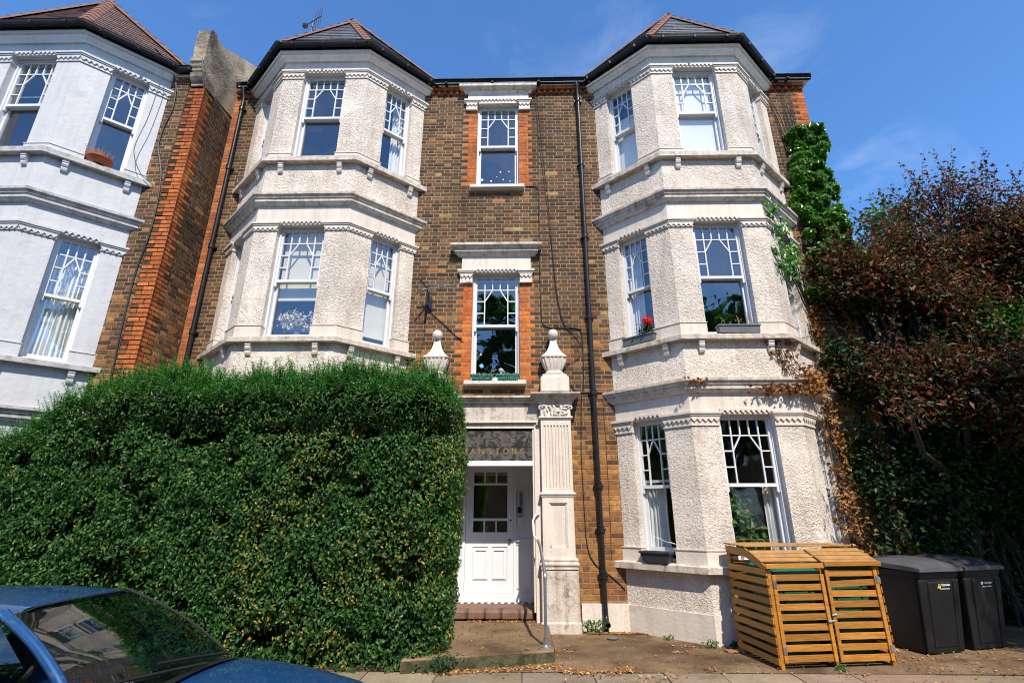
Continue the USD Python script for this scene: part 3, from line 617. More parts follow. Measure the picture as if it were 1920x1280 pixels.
# main roof
pitch = math.tan(rad(36)); g = G()
y0, z0 = D - .22, 10.02
g.raw([(XP + .15, y0, z0), (XE + .12, y0, z0), (XE + .12, y0 + 4.2, z0 + 4.2 * pitch), (XP + .15, y0 + 4.2, z0 + 4.2 * pitch), (XP + .15, y0 + 8.4, z0), (XE + .12, y0 + 8.4, z0)], [(0, 1, 2, 3), (3, 2, 5, 4)])
g.raw([(XE + .1, y0, z0), (XE + .1, y0 + 8.4, z0), (XE + .1, y0 + 4.2, z0 + 4.2 * pitch)], [(0, 1, 2)])
g.box(XP + .1, D - .16, 9.955, XE + .1, D + .3, 9.99)
emit(house, 'roof', g, M_SLATE, tint=True)
# dogtooth eaves course
segs = [(XP + .02, XC_L - BW - BC - .1), (XC_L + BW + BC + .1, CX - .66), (CX + .66, XC_R - BW - BC - .1), (XC_R + BW + BC + .1, XE)]
for a, b in segs:
    n = max(1, int((b - a) / .118)); w = (b - a) / n
    for k in range(n):
        x = a + k * w; t = np.array(ORNG2[RNG.integers(3)]) * RNG.uniform(.7, 1)
        emit(wall, 'dogtooth_brick', G().extr([(x + .004, D), (x + w / 2, D - .062), (x + w - .004, D)], 9.795, 9.865, t), M_BRICK, tint=True)
    m = max(1, int((b - a) / .225)); w = (b - a) / m
    for k in range(m):
        t = np.array(ORNG2[RNG.integers(3)]) * RNG.uniform(.6, .95)
        emit(wall, 'eaves_brick', G().box(a + k * w + .004, D - .07, 9.873, a + (k + 1) * w - .004, D, 9.94, t), M_BRICK, tint=True)
# straight gutters between the bays
gprof = [(.065, .095), (.07, .045), (.095, .01), (.125, .0), (.155, .012), (.175, .045), (.182, .09), (.188, .096), (.178, .1), (.165, .05), (.125, .014), (.085, .05), (.072, .097)]
def gutter(parent, x0, x1, z, y):
    g = G(); v = []
    for p, q in gprof: v += [(x0, y - p, z + q), (x1, y - p, z + q)]
    g.raw(v, [(2 * i, 2 * i + 1, 2 * i + 3, 2 * i + 2) for i in range(len(gprof) - 1)])
    for xx in (x0, x1): g.frame([(p, q) for p, q in gprof[:7]], (xx - .002, y, z), (0, -1, 0), ZUP, (1, 0, 0), 0, .004)
    k = x0 + .3
    while k < x1: g.box(k, y - .186, z + .0, k + .05, y - .06, z + .1); k += .95
    emit(parent, 'gutter', g, M_GUT)
gutter(house, XP + .06, XC_L - BW - BC - .1, 9.945, D); gutter(house, XC_L + BW + BC + .12, XC_R - BW - BC - .12, 9.945, D); gutter(house, XC_R + BW + BC + .12, XE + .12, 9.945, D)
# right-hand plinth and porch side
emit(house, 'plinth', G().box(.86, D - .035, -.02, 1.56, D + .01, .372), M_CREAM)

bay_R = bay(house, XC_R, D, 0, M_ROUGH, M_CREAM, M_CREAMD, label='cream bay window stack on the right, by the timber bin store', seed=2)
bay_L = bay(house, XC_L, D, 0, M_ROUGH, M_CREAM, M_CREAMD, label='cream bay window stack on the left, above the hedge', seed=1)

# stone dressings of the two middle windows
def xprof(g, prof, x0, x1, D0):
    """moulding on the wall with mitred returns: prof [(p,z)] top to bottom"""
    off = lambda p: np.array([(x0 - p, D0 + .02), (x0 - p, D0 - p), (x1 + p, D0 - p), (x1 + p, D0 + .02)])
    return g.sweep(prof, off)
def zz(g, x0, x1, zt, y, w=.072, h=.046, dp=.021):
    k = max(1, round((x1 - x0) / w)); w = (x1 - x0) / k; poly = [(0, zt + .016), (0, zt)]
    for m in range(k): poly += [((m + .5) * w, zt - h), ((m + 1) * w, zt)]
    poly += [(x1 - x0, zt + .016)]
    g.frame(poly, (x0, y, 0), (1, 0, 0), ZUP, (0, -1, 0), .0005, dp)
def dressing(W, capb, capt, frt, hood, sill, name):
    b0, b1 = CX - .415, CX + .415
    fr = G(); fr.box(CX - .62, D - .045, capt - .001, CX + .62, D + .02, frt)
    fr.box(b0 - .001, D - .0445, W[3] - .02, b1 + .001, D + .2, capt)
    zz(fr, b0 + .02, b1 - .02, capt + .012, D - .045)
    h = emit(house, 'window_surround', fr, M_CREAM)
    for s in (-1, 1):
        x0, x1 = sorted((CX + s * .425, CX + s * .645)); g = G()
        g.box(x0, D - .05, capb, x1, D + .1, capt - .085)
        for k, (p, a, c) in enumerate(((.014, capt - .085, capt - .06), (.028, capt - .06, capt - .035), (.042, capt - .035, capt))): g.box(x0 - p, D - .05 - p, a + .0004, x1 + p, D + .1, c)
        g.box(x0 - .006, D - .056, capb - .005, x1 + .006, D + .1, capb + .01)
        zz(g, x0, x1, capt - .11, D - .05)
        emit(h, 'capital', g, M_CREAM)
    emit(h, 'hood', xprof(G(), hood, CX - .62, CX + .62, D - .0), M_CREAMD)
    emit(h, 'sill', G().cbox((CX, D - .02, (sill[0] + sill[1]) / 2), (1.04, .2, sill[1] - sill[0]), .012), M_CREAM)
    window(house, (CX, D), (1, 0, 0), (0, -1, 0), .83, W[2], W[3] - .02, 5, depth=.07)
dressing(W2, 5.50, 5.745, 6.02, [(.02, 6.235), (.2, 6.225), (.2, 6.18), (.18, 6.17), (.16, 6.14), (.135, 6.13), (.135, 6.085), (.11, 6.075), (.085, 6.04), (.05, 6.015), (.02, 6.01)], (3.615, 3.69), 'lower')
dressing(W3, 9.375, 9.615, 9.83, [(.02, 9.935), (.17, 9.93), (.17, 9.875), (.15, 9.865), (.10, 9.845), (.08, 9.81), (.05, 9.785), (.03, 9.78)], (7.455, 7.53), 'upper')

# ---- entrance
SH0, SH1 = .31, .785                                            # shaft of the right pilaster
def pilaster(x0, x1):
    yf = 7.955; c = (x0 + x1) / 2
    g = G(); g.box(x0 + .012, yf + .03, .9, x1 - .012, D + .05, 3.06)
    P = emit(house, 'pilaster', g, M_CREAM)
    g = G(); g.cbox((c, (yf - .02 + D) / 2, .08), (x1 - x0 + .10, D - yf + .06, .17), .02); g.cbox((c, (yf - .008 + D) / 2, .50), (x1 - x0 + .065, D - yf + .03, .70), .008)
    g.sweep([(0, .995), (.03, .985), (.04, .965), (.03, .94), (.045, .925), (.05, .90), (.03, .87), (.032, .84)], lambda p: np.array([(x0 - p, D), (x0 - p, yf - p), (x1 + p, yf - p), (x1 + p, D)]))
    emit(P, 'pedestal', g, M_CREAMD)
    # panelled dado
    g = G(); a, b, z0, z1 = x0, x1, .97, 1.86; m = .105
    for q in ((a, z0, a + m, z1), (b - m, z0, b, z1), (a + m, z0, b - m, z0 + .16), (a + m, z1 - .10, b - m, z1)): g.box(q[0], yf, q[1], q[2], D, q[3])
    for k in range(2):
        d = .012 * (k + 1)
        for q in ((a + m + d - .012, z0 + .16, a + m + d, z1 - .10), (b - m - d, z0 + .16, b - m - d + .012, z1 - .10), (a + m, z0 + .16 + d - .012, b - m, z0 + .16 + d), (a + m, z1 - .1 - d, b - m, z1 - .1 - d + .012)): g.box(q[0], yf + .008 * (k + 1), q[1], q[2], yf + .06, q[3])
    emit(P, 'dado_panel', g, M_CREAM)
    g = G().sweep([(0, 1.915), (.028, 1.905), (.034, 1.885), (.02, 1.87), (.008, 1.84), (0, 1.835)], lambda p: np.array([(x0 - p, D), (x0 - p, yf - p), (x1 + p, yf - p), (x1 + p, D)])); emit(P, 'dado_moulding', g, M_CREAM)
    # fluted shaft
    n = 8; mg = .035; w = (x1 - x0 - 2 * mg) / n; poly = [(x0, D), (x0, yf)]
    for k in range(n):
        u = x0 + mg + k * w
        poly += [(u + w * .2, yf)] + [(u + w * (.5 - .3 * math.cos(t)), yf + w * .36 * math.sin(t)) for t in np.linspace(.15, math.pi - .15, 6)] + [(u + w * .8, yf)]
    poly += [(x1, yf), (x1, D)]
    g = G().extr(poly, 1.97, 2.93); g.box(x0, yf, 2.93, x1, D, 3.03); g.box(x0, yf, 1.90, x1, D, 1.97); emit(P, 'fluted_shaft', g, M_CREAM)
    # carved capital
    g = G(); g.sweep([(0, 3.07), (.03, 3.068), (.034, 3.05), (.012, 3.03), (0, 3.02)], lambda p: np.array([(x0 - p, D), (x0 - p, yf - p), (x1 + p, yf - p), (x1 + p, D)]))
    g.box(x0 + .0, yf + .0, 3.065, x1 - .0, D, 3.245); rs = np.random.default_rng(int(100 + 10 * x0))
    s = trimesh.creation.icosphere(2)
    for k in range(15):
        u = x0 + .05 + (x1 - x0 - .1) * ((k % 5) + .5) / 5 + rs.uniform(-.02, .02); zc = 3.10 + .05 * (k // 5) + rs.uniform(-.012, .012)
        ang = rs.uniform(-1, 1) + (.9 if u < c else -.9); v = s.vertices * (.024, .02, .055); ca, sa = math.cos(ang), math.sin(ang)
        v = np.stack([v[:, 0] * ca - v[:, 2] * sa + 0 * v[:, 1], v[:, 1] - .012 * np.cos(v[:, 0] * 60), v[:, 0] * sa + v[:, 2] * ca], -1); g.raw(v + (u, yf - .005, zc), s.faces)
    for sgn in (-1, 1):       # corner volutes
        e = x0 if sgn < 0 else x1
        t = np.linspace(0, 4.8, 26); r = .038 * (1 - t / 6.2)
        g.tube([(e + sgn * .005 - sgn * (r_ * math.cos(t_) - .0), yf - .012, 3.205 + r_ * math.sin(t_)) for t_, r_ in zip(t, r)], .014, 6)
        g.tube([(e - sgn * .15, yf - .01, 3.225), (e - sgn * .08, yf - .02, 3.235), (e - sgn * .02, yf - .018, 3.242)], [.01, .016, .014], 6)
    emit(P, 'carved_capital', g, M_CREAM, smooth=40)
    # entablature block
    q = lambda p: np.array([(x0 - p, D), (x0 - p, yf - p), (x1 + p, yf - p), (x1 + p, D)])
    emit(P, 'entablature', G().sweep([(0, 3.455), (.155, 3.435), (.155, 3.415), (.14, 3.41), (.125, 3.39), (.105, 3.385), (.10, 3.365), (.075, 3.355), (.065, 3.325), (.045, 3.315), (.045, 3.29), (.035, 3.285), (.03, 3.265), (.025, 3.262), (.025, 3.245), (0, 3.243)], q), M_CREAMD)
    # urn finial
    yc = 8.02; U = emit(P, 'urn', G().lathe([(0, 4.395), (.05, 4.39), (.075, 4.36), (.088, 4.32), (.08, 4.275), (.06, 4.245), (.045, 4.235)][::-1], 24, (c, yc - .02, .16)), M_CREAM, smooth=True)
    g = G(); g.cbox((c, yc - .03, 3.585), (.46, .25, .25), .012); g.cbox((c, yc - .02, 3.73), (.40, .21, .05), .012); g.cbox((c, yc - .02, 3.775), (.30, .2, .07), .03)
    emit(P, 'urn_plinth', g, M_CREAM)
    # square-plan urn with concave lid: superellipse lathe
    def sq(th, i): return 1.0 / (np.abs(np.cos(th)) ** 5 + np.abs(np.sin(th)) ** 5) ** .2
    body = [(.12, 3.80), (.115, 3.83), (.135, 3.86), (.165, 3.92), (.19, 3.99), (.20, 4.045), (.205, 4.05)]
    g = G().lathe(body, 64, (0, 0, 0), fr=lambda th, i: sq(th, i) * (1 + (.085 if 1 < i < 6 else 0) * np.cos(th * 20)))
    g.lathe([(.215, 4.05), (.222, 4.065), (.205, 4.085), (.16, 4.12), (.115, 4.18), (.082, 4.25), (.062, 4.33), (.055, 4.385), (.066, 4.395), (.06, 4.41)], 48, fr=sq)
    V = np.vstack(g.V); V[:, 1] *= .62; V += (c, yc, 0)
    emit(P, 'urn_body', G().raw(V, np.vstack(g.F)), M_CREAM, smooth=35)
pilaster(SH0, SH1); pilaster(2 * CX - SH1, 2 * CX - SH0)
# entablature between the pilasters, architrave, door surround
g = G(); xa, xb = 2 * CX - SH0 - .0, SH0
ye = 8.03
g.box(xa, ye, 3.02, xb, D + .02, 3.30)
v = [(.0, 3.43), (.11, 3.40), (.11, 3.375), (.095, 3.37), (.08, 3.345), (.06, 3.34), (.05, 3.315), (.03, 3.30), (.0, 3.295)]
vv = []
for p, z in v: vv += [(xa, ye - p, z), (xb, ye - p, z)]
g.raw(vv, [(2 * i, 2 * i + 2, 2 * i + 3, 2 * i + 1) for i in range(len(v) - 1)])
emit(house, 'door_entablature', g, M_CREAMD)
g = G(); g.box(xa, ye - .012, 2.985, xb, D + .05, 3.021); g.box(FX0 - .0, ye + .03, 2.90, FX1, D + .3, 2.986)
for s in (-1, 1):
    e = CX + s * .64
    g.box(min(e, e + s * .105), ye + .02, .12, max(e, e + s * .105), D + .2, 2.986); g.box(min(e - s * .03, e), ye + .045, .26, max(e - s * .03, e), D + .2, 2.90)
    g.cbox((e + s * .05, ye - .005, 2.955), (.05, .05, .05), .02)
emit(house, 'door_surround', g, M_CREAM)
# signboard with worn gilt letters
sgn = thing('name_board', 'peeling black name board with worn gilt lettering above the white front door', 'sign')
emit(sgn, 'board', G().box(FX0 + .03, 8.09, 2.388, FX1 - .03, 8.12, 2.86), M_SIGN)
emit(sgn, 'board_joint', G().box(FX0 + .03, 8.087, 2.60, FX1 - .03, 8.0905, 2.606), M_DARK)
emit(sgn, 'gilt_border', G().box(FX0 + .08, 8.0868, 2.808, FX1 - .09, 8.0895, 2.814).box(FX1 - .10, 8.0868, 2.43, FX1 - .094, 8.0895, 2.807), M_GOLDF)
emit(sgn, 'gilt_foot_border', G().box(FX0 + .08, 8.0868, 2.425, FX1 - .105, 8.0895, 2.431), M_GOLDF)
def word(parent, text, h, x0, x1, z, y, m, name='letter'):
    cells = []; 
    for ch in text: cells.append(meshkit.text_mesh(ch, h, .003, bold=True))
    n = len(text)
    for k, c in enumerate(cells):
        w = c.bounds[1][0] - c.bounds[0][0]; xc = x0 + (x1 - x0) * k / (n - 1)
        v = np.stack([c.vertices[:, 0] - c.bounds[0][0] - w / 2 + xc, y - c.vertices[:, 2], c.vertices[:, 1] + z], -1)
        emit(parent, name, G().raw(v, c.faces), m)
word(sgn, 'CREST', .10, CX - .36, CX + .21, 2.65, 8.0885, M_GOLDF); word(sgn, 'MANSIONS', .088, CX - .47, CX + .45, 2.497, 8.0885, M_GOLD)
emit(house, 'transom', G().cbox((CX, 8.09, 2.345), (FX1 - FX0 - .05, .12, .082), .008), M_DOORP)
# porch: side walls, ceiling, door screen
YD = 8.95
g = G(); g.box(FX0 - .12, D + .02, .12, FX0 + .004, YD + .1, 2.95); g.box(FX1 - .004, D + .02, .12, FX1 + .12, YD + .1, 2.95); g.box(FX0, 8.15, 2.385, FX1, YD + .1, 2.46)
emit(house, 'porch', g, M_DOORP)
DX0, DX1 = -.945, -.150
def rect_frame(g, x0, z0, x1, z1, w, y0, y1):
    g.box(x0, y0, z0, x0 + w, y1, z1); g.box(x1 - w, y0, z0, x1, y1, z1); g.box(x0 + w, y0, z0, x1 - w, y1, z0 + w); g.box(x0 + w, y0, z1 - w, x1 - w, y1, z1)
g = G(); g.box(FX0, YD - .03, .262, FX1, YD + .09, .395)
for a, b in ((DX0 - .05, DX0 - .004), (DX1 + .004, DX1 + .05), (FX1 - .05, FX1 - .005)): g.box(a, YD - .015, .396, b, YD + .09, 2.386)
g.box(DX1 + .05, YD + .02, .396, FX1 - .05, YD + .09, 2.386); g.box(DX1 + .05, YD + .0, 1.12, FX1 - .05, YD + .02, 1.17); g.box(DX1 + .04, YD - .03, 1.17, FX1 - .04, YD + .02, 1.2)
rect_frame(g, DX1 + .06, .46, FX1 - .06, 1.1, .03, YD + .005, YD + .02)
g.box(FX0, YD + .02, .396, DX0 - .05, YD + .09, 1.25)
emit(house, 'door_frame', g, M_DOORP)
emit(house, 'side_light', G().box(FX0, YD + .04, 1.25, DX0 - .05, YD + .05, 2.386), M_GLASS)
# door leaf
g = G(); px = [-.822, -.247]; yl = YD
rows = [(2.10, 2.285), (1.53, 2.065), (1.31, 1.49)]
g.box(DX0, yl, .40, px[0], yl + .045, 2.385); g.box(px[1], yl, .40, DX1, yl + .045, 2.385)
for a, b in ((.40, .57), (1.085, 1.31), (1.49, 1.53), (2.065, 2.10), (2.285, 2.385)): g.box(px[0], yl + .001, a, px[1], yl + .045, b)
g.box(px[0], yl + .02, .57, px[1], yl + .045, 1.085); g.box(-.565, yl + .0005, .57, -.50, yl + .045, 1.085)
w3 = (px[1] - px[0] - 2 * .022) / 3
for (za, zb) in (rows[0], rows[2]):
    for k in (1, 2): u = px[0] + k * w3 + (k - 1) * .022; g.box(u, yl + .002, za, u + .022, yl + .045, zb)
dr = emit(house, 'front_door', g, M_DOORP)
for za, zb in (rows[0], rows[2]):
    for k in range(3): u = px[0] + k * (w3 + .022); emit(dr, 'door_pane', G().box(u, yl + .02, za, u + w3, yl + .026, zb), M_GLASS)
emit(dr, 'door_pane', G().box(px[0], yl + .02, rows[1][0], px[1], yl + .026, rows[1][1]), M_GLASS)
for a, b in ((px[0] + .03, -.575), (-.49, px[1] - .03)):
    g = G(); rect_frame(g, a - .02, .585, b + .02, 1.07, .02, yl + .006, yl + .021); rect_frame(g, a, .605, b, 1.05, .022, yl - .004, yl + .021); g.box(a + .022, yl + .01, .627, b - .022, yl + .021, 1.028); emit(dr, 'door_panel', g, M_DOORP)
g = G().lathe([(0, .035), (.018, .034), (.026, .022), (.024, .01), (.012, .004), (.012, -.01)][::-1], 14); V = np.vstack(g.V); V = np.stack([V[:, 0] - .203, yl - .02 - V[:, 2], V[:, 1] + 1.19], -1); emit(dr, 'door_knob', G().raw(V, np.vstack(g.F)), M_BRASS, smooth=True)
g = G().lathe([(0, .012), (.014, .01), (.016, 0)][::-1], 12); V = np.vstack(g.V); V = np.stack([V[:, 0] - .19, yl - .002 - V[:, 2], V[:, 1] + 1.50], -1); emit(dr, 'keyhole', G().raw(V, np.vstack(g.F)), M_BRASS)
# interior hall behind the door, dark
g = G(); g.box(FX0 - .14, YD + .1, .1, FX0 - .1, YD + 1.8, 2.7); g.box(FX1 + .1, YD + .1, .1, FX1 + .14, YD + 1.8, 2.7); g.box(FX0 - .1, YD + 1.76, .1, FX1 + .1, YD + 1.8, 2.7); g.box(FX0 - .1, YD + .1, 2.66, FX1 + .1, YD + 1.76, 2.7); g.box(FX0 - .1, YD + .1, .1, FX1 + .1, YD + 1.76, .25); g.box(FX0 - .1, YD + .1, 2.39, FX1 + .1, YD + .12, 2.66)
emit(house, 'entrance_hall', g, M_DARK)
# door entry phone
ep = thing('entry_phone', 'grey metal door entry phone with a column of buttons beside the white front door', 'intercom')
emit(ep, 'case', G().cbox((-.035, YD - .005, 1.77), (.115, .05, .41), .008), M_GALV)
emit(ep, 'speaker_plate', G().box(-.07, YD - .034, 1.62, .0, YD - .0305, 1.71), M_DARK)
for k in range(7): emit(ep, 'call_button', G().cbox((-.055, YD - .033, 1.745 + k * .03), (.02, .012, .018), .003), M_LETTER); emit(ep, 'name_strip', G().box(-.035, YD - .0325, 1.737 + k * .03, .008, YD - .0302, 1.753 + k * .03), M_BRASS)
db = thing('door_bell', 'small white bell push below the grey entry phone', 'bell')
g = G().cbox((-.03, YD + .005, 1.47), (.085, .04, .16), .008); emit(db, 'plate', g, M_DOORP); g = G().lathe([(0, .01), (.02, .008), (.024, 0)][::-1], 14); V = np.vstack(g.V); emit(db, 'button', G().raw(np.stack([V[:, 0] - .03, YD - .016 - V[:, 2], V[:, 1] + 1.48], -1), np.vstack(g.F)), M_LETTER)
# downpipes
def pipe(parent, x, ztop, zbot, collars, shoe, label=None):
    y = D - .075; g = G().tube([(x - .02, D - .125, 9.95), (x - .015, D - .12, 9.87), (x, y - .0, 9.74), (x, y, 9.6), (x, y, zbot + .06)], .036, 12)
    if shoe: g.tube([(x, y, zbot + .1), (x, y - .02, zbot + .03), (x + .01, y - .11, zbot - .01)], .04, 12, caps=False); g.tube([(x, y, zbot + .05), (x, y, -.02)], .034, 10)
    p = emit(parent, 'downpipe', g, M_BLACK, smooth=40, label=label)
    for z in collars:
        g = G().lathe([(.037, -.05), (.047, -.045), (.05, -.02), (.047, .03), (.052, .035), (.052, .05), (.037, .055)], 16, (x, y, z)); g.cbox((x, y + .045, z), (.15, .05, .035), .005); emit(p, 'collar', g, M_BLACK, smooth=40)
pipe(house, 1.19, 9.95, .13, (9.55, 8.0, 6.4, 4.82, 3.48, 2.01, 1.38, .75), True, 'black downpipe right of the middle windows')
pipe(house, -5.70, 9.95, .1, (9.45, 8.0, 6.26, 4.58, 2.8), False, 'black downpipe in the corner by the party wall')
pass

# ------------------------------------------------------------------ neighbouring house on the left
nb = thing('terraced_house', 'white painted terraced house with a brick strip and brown tiled turret, left edge', 'house')
NX = XC_N + BW + BC
g = G(); g.box(NX - .06, DL, -.3, XP - .012, DL + .3, 9.5, MORT); g.box(XP - .3, DL + .0, -.3, XP - .012, D + 6, 9.25, MORT); g.box(-13, DL, -.3, XC_N - BW - BC + .06, DL + .3, 9.5, MORT)
g.box(-13, DL + 6.5, -.3, XP - .3, DL + 6.7, 9.4, MORT)
nw = emit(nb, 'brick_wall', g, M_MORTAR, tint=True)
rng = np.random.default_rng(21)
ba = brick_face((0, DL, 0), (1, 0, 0), (0, -1, 0), NX + .0, XP + .004, .0, 9.26, [(-6.145, XP + .1, 9.16, 9.4)], [(XP + .004, -1, .17, .285, 0, 9.3, 'o2')], rng, -1.5, 1)
bb = brick_face((XP - .012, DL, 0), (0, 1, 0), (1, 0, 0), -.004, D - DL - .004, .0, 9.19, [], [(-.004, 1, .16, .275, 0, 9.3, 'o2')], rng, -1.1, 2)
lay_bricks(nw, ba + bb, lambda c, u, v: v > 690 or u < 175)
for k in range(4):
    w = (-6.15 - NX) / 4; x = NX + k * w; t = np.array(ORNG2[RNG.integers(3)]) * RNG.uniform(.7, 1)
    emit(nw, 'dogtooth_brick', G().extr([(x + .004, DL), (x + w / 2, DL - .062), (x + w - .004, DL)], 9.30, 9.37, t), M_BRICK, tint=True)
gutter(nb, NX + .08, -6.15, 9.42, DL)
emit(nb, 'fascia', G().box(NX, DL - .07, 9.37, -6.15, DL + .3, 9.43), M_WHITE_R)
# party wall parapet: rendered stone with moulded kneeler
py = [(7.06, 9.66), (7.045, 9.95), (7.035, 10.25), (7.05, 10.38), (7.11, 10.46), (7.2, 10.47), (7.30, 10.43), (7.42, 10.42), (7.58, 10.51), (7.78, 10.65), (8.69, 11.20), (11.5, 12.95), (13.2, 12.6), (13.2, 9.3), (8.13, 9.31), (7.25, 9.19), (7.20, 9.42)]
g = G().frame(py, (XP - .235, 0, 0), (0, 1, 0), ZUP, (1, 0, 0), 0, .235)
pm = trimesh.Trimesh(*g.mesh()); pm.merge_vertices()
for _ in range(4):
    vv, ff = trimesh.remesh.subdivide(pm.vertices, pm.faces); pm = trimesh.Trimesh(vv, ff)
pv_ = pm.vertices.copy(); nf = meshkit.fbm(pv_ * 14, 3) - .5
pv_[:, 1] += nf * .03 * (pv_[:, 1] < 7.3); pv_[:, 2] += nf * .02; pv_[:, 0] += (meshkit.fbm(pv_ * 9 + 5, 3) - .5) * .008
pp = emit(nb, 'party_parapet', G().raw(pv_, pm.faces), M_STONE, smooth=35)
kp = [(7.26, 9.19), (7.205, 9.19), (7.205, 9.26), (7.16, 9.28), (7.12, 9.33), (7.10, 9.40), (7.13, 9.43), (7.10, 9.46), (7.10, 9.50), (7.07, 9.53), (7.05, 9.60), (7.03, 9.61), (7.03, 9.68), (7.26, 9.68)]
emit(pp, 'kneeler', G().frame(kp, (XP - .245, 0, 0), (0, 1, 0), ZUP, (1, 0, 0), 0, .225), M_STONE)
g = G(); g.raw([(-13, DL - .2, 9.52), (XP - .24, DL - .2, 9.52), (XP - .24, DL + 4, 12.3), (-13, DL + 4, 12.3)], [(0, 1, 2, 3)]); emit(nb, 'roof', g, M_SLATE, tint=True)
g = G()
for z in (-.05, 2.92, 6.22, 9.30): g.box(-12.9, DL + .3, z - .1, XP - .31, DL + 6.4, z)
g.box(-12.9, DL + 3.6, 0, XP - .31, DL + 3.7, 9.3); emit(nb, 'interior', g, M_INT)
bay(nb, XC_N, DL, DZ_N, M_WHITE_R, M_WHITE_R, M_WHITE_D, label='white painted bay window stack', seed=3, roof_kind='tile')

# ------------------------------------------------------------------ curtains, blinds and things in the windows
def wref(xc, Dw, dz, si, side):
    sb, stp, pb, cb, ct, fb, ctop = STOREYS[si]; z0, z1 = stp + dz, ct - .035 + dz
    dch = np.array([BC, -BB]) / LCH; nch = np.array([-BB, -BC]) / LCH; chl = np.array([xc - BW - BC, Dw]); c = chl + dch * (TA + TB) / 2 * LCH
    if side == 0: return np.array([xc, Dw - BB, 0]), np.array([1., 0, 0]), np.array([0, -1., 0]), FW, z0, z1
    if side < 0: return np.array([*c, 0]), np.array([*dch, 0]), np.array([*nch, 0]), (TB - TA) * LCH / 2, z0, z1
    return np.array([2 * xc - c[0], c[1], 0]), np.array([dch[0], -dch[1], 0]), np.array([-nch[0], nch[1], 0]), (TB - TA) * LCH / 2, z0, z1
def drape(name, label, ref, u0, u1, z0, z1, d, folds, amp, m, cat='curtain', gather=0.0, group=None):
    O, A, N = ref[:3]; nu, nz = folds * 10, 14
    U, Z = np.meshgrid(np.linspace(0, 1, nu), np.linspace(0, 1, nz))
    ph = U * folds * 2 * np.pi
    uu = u0 + (u1 - u0) * (U + gather * np.sin(np.pi * Z) * (0.5 - U) * .6 + .012 * np.sin(ph * 1.7 + 1)); zz_ = z0 + (z1 - z0) * Z
    dd = d + amp * (np.sin(ph) + .35 * np.sin(ph * 2.3 + 2 + Z)) * (1.15 - .45 * Z)
    P = O + uu[..., None] * A + zz_[..., None] * ZUP - dd[..., None] * N
    i, j = np.meshgrid(np.arange(nz - 1), np.arange(nu - 1), indexing='ij'); q = np.stack([i * nu + j, i * nu + j + 1, (i + 1) * nu + j + 1, (i + 1) * nu + j], -1).reshape(-1, 4)
    return emit(None, name, G().raw(P.reshape(-1, 3), q), m, smooth=True, label=label, cat=cat, group=group)
def blind(label, ref, z0, z1, d, m, w=.0):
    O, A, N, h, _, _ = ref; p = thing('roller_blind', label, 'blind')
    k = 14; pts = []; zs = np.linspace(z0, z1, k)
    g = G(); v = []
    for z in zs: bow = .006 * math.sin((z - z0) * 5); v += [O - A * (h - .05 + w) + ZUP * z - N * (d + bow), O + A * (h - .05 + w) + ZUP * z - N * (d + bow)]
    g.raw(v, [(2 * i, 2 * i + 1, 2 * i + 3, 2 * i + 2) for i in range(k - 1)]); emit(p, 'fabric', g, m, smooth=True)
    emit(p, 'bottom_bar', G().frame([(-h + .05, z0 - .015), (h - .05, z0 - .015), (h - .05, z0 + .012), (-h + .05, z0 + .012)], O, A, ZUP, -N, d - .008, d + .008), m)
    return p
r = wref(XC_L, D, 0, 1, 0); blind('cream roller blind half down in the front window above the hedge', r, 4.95, 6.2, .28, M_BLIND)
r = wref(XC_L, D, 0, 1, 1); blind('cream roller blind almost fully down in the side window above the hedge', r, 4.42, 6.2, .26, M_BLIND)
r = wref(XC_L, D, 0, 2, 1); drape('curtain', 'pale patterned curtain at the right of the top left bay side window', r, .03, .25, 7.5, 9.5, .3, 4, .02, M_CURT)
r = wref(XC_R, D, 0, 2, 0); blind('white sheer blind filling the top right bay front window', r, 7.6, 9.5, .24, M_CURT)
r = wref(XC_R, D, 0, 2, -1); blind('white sheer blind in the top right bay side window', r, 7.6, 9.0, .26, M_CURT)
r = wref(XC_R, D, 0, 1, -1); drape('curtain', 'long white curtain behind the red geraniums', r, -.26, .02, 4.25, 6.15, .26, 5, .02, M_CURT)
r = wref(XC_R, D, 0, 0, -1); drape('curtain', 'short white curtain hung from a rail above the black plastic trough', r, -.25, .10, 1.12, 2.0, .24, 5, .022, M_CURT, gather=.15)
r = wref(XC_R, D, 0, 0, 0); drape('curtain', 'white curtain at the right of the ground floor front window', r, .2, .38, 1.0, 2.0, .3, 3, .025, M_CURT)
r = wref(XC_N, DL, DZ_N, 1, 1); drape('curtain', 'gathered cream curtains in the white house first floor window', r, -.26, .26, 3.75, 5.5, .28, 8, .03, M_CURT, gather=.2)
r = wref(XC_R, D, 0, 0, 0); emit(None, 'curtain_rail', G().tube([r[0] - .4 * r[1] + ZUP * 2.0 - .26 * r[2], r[0] + .4 * r[1] + ZUP * 2.0 - .26 * r[2]], .012, 8), M_WOOD, label='wooden rail across the ground floor bay front window', cat='rail')

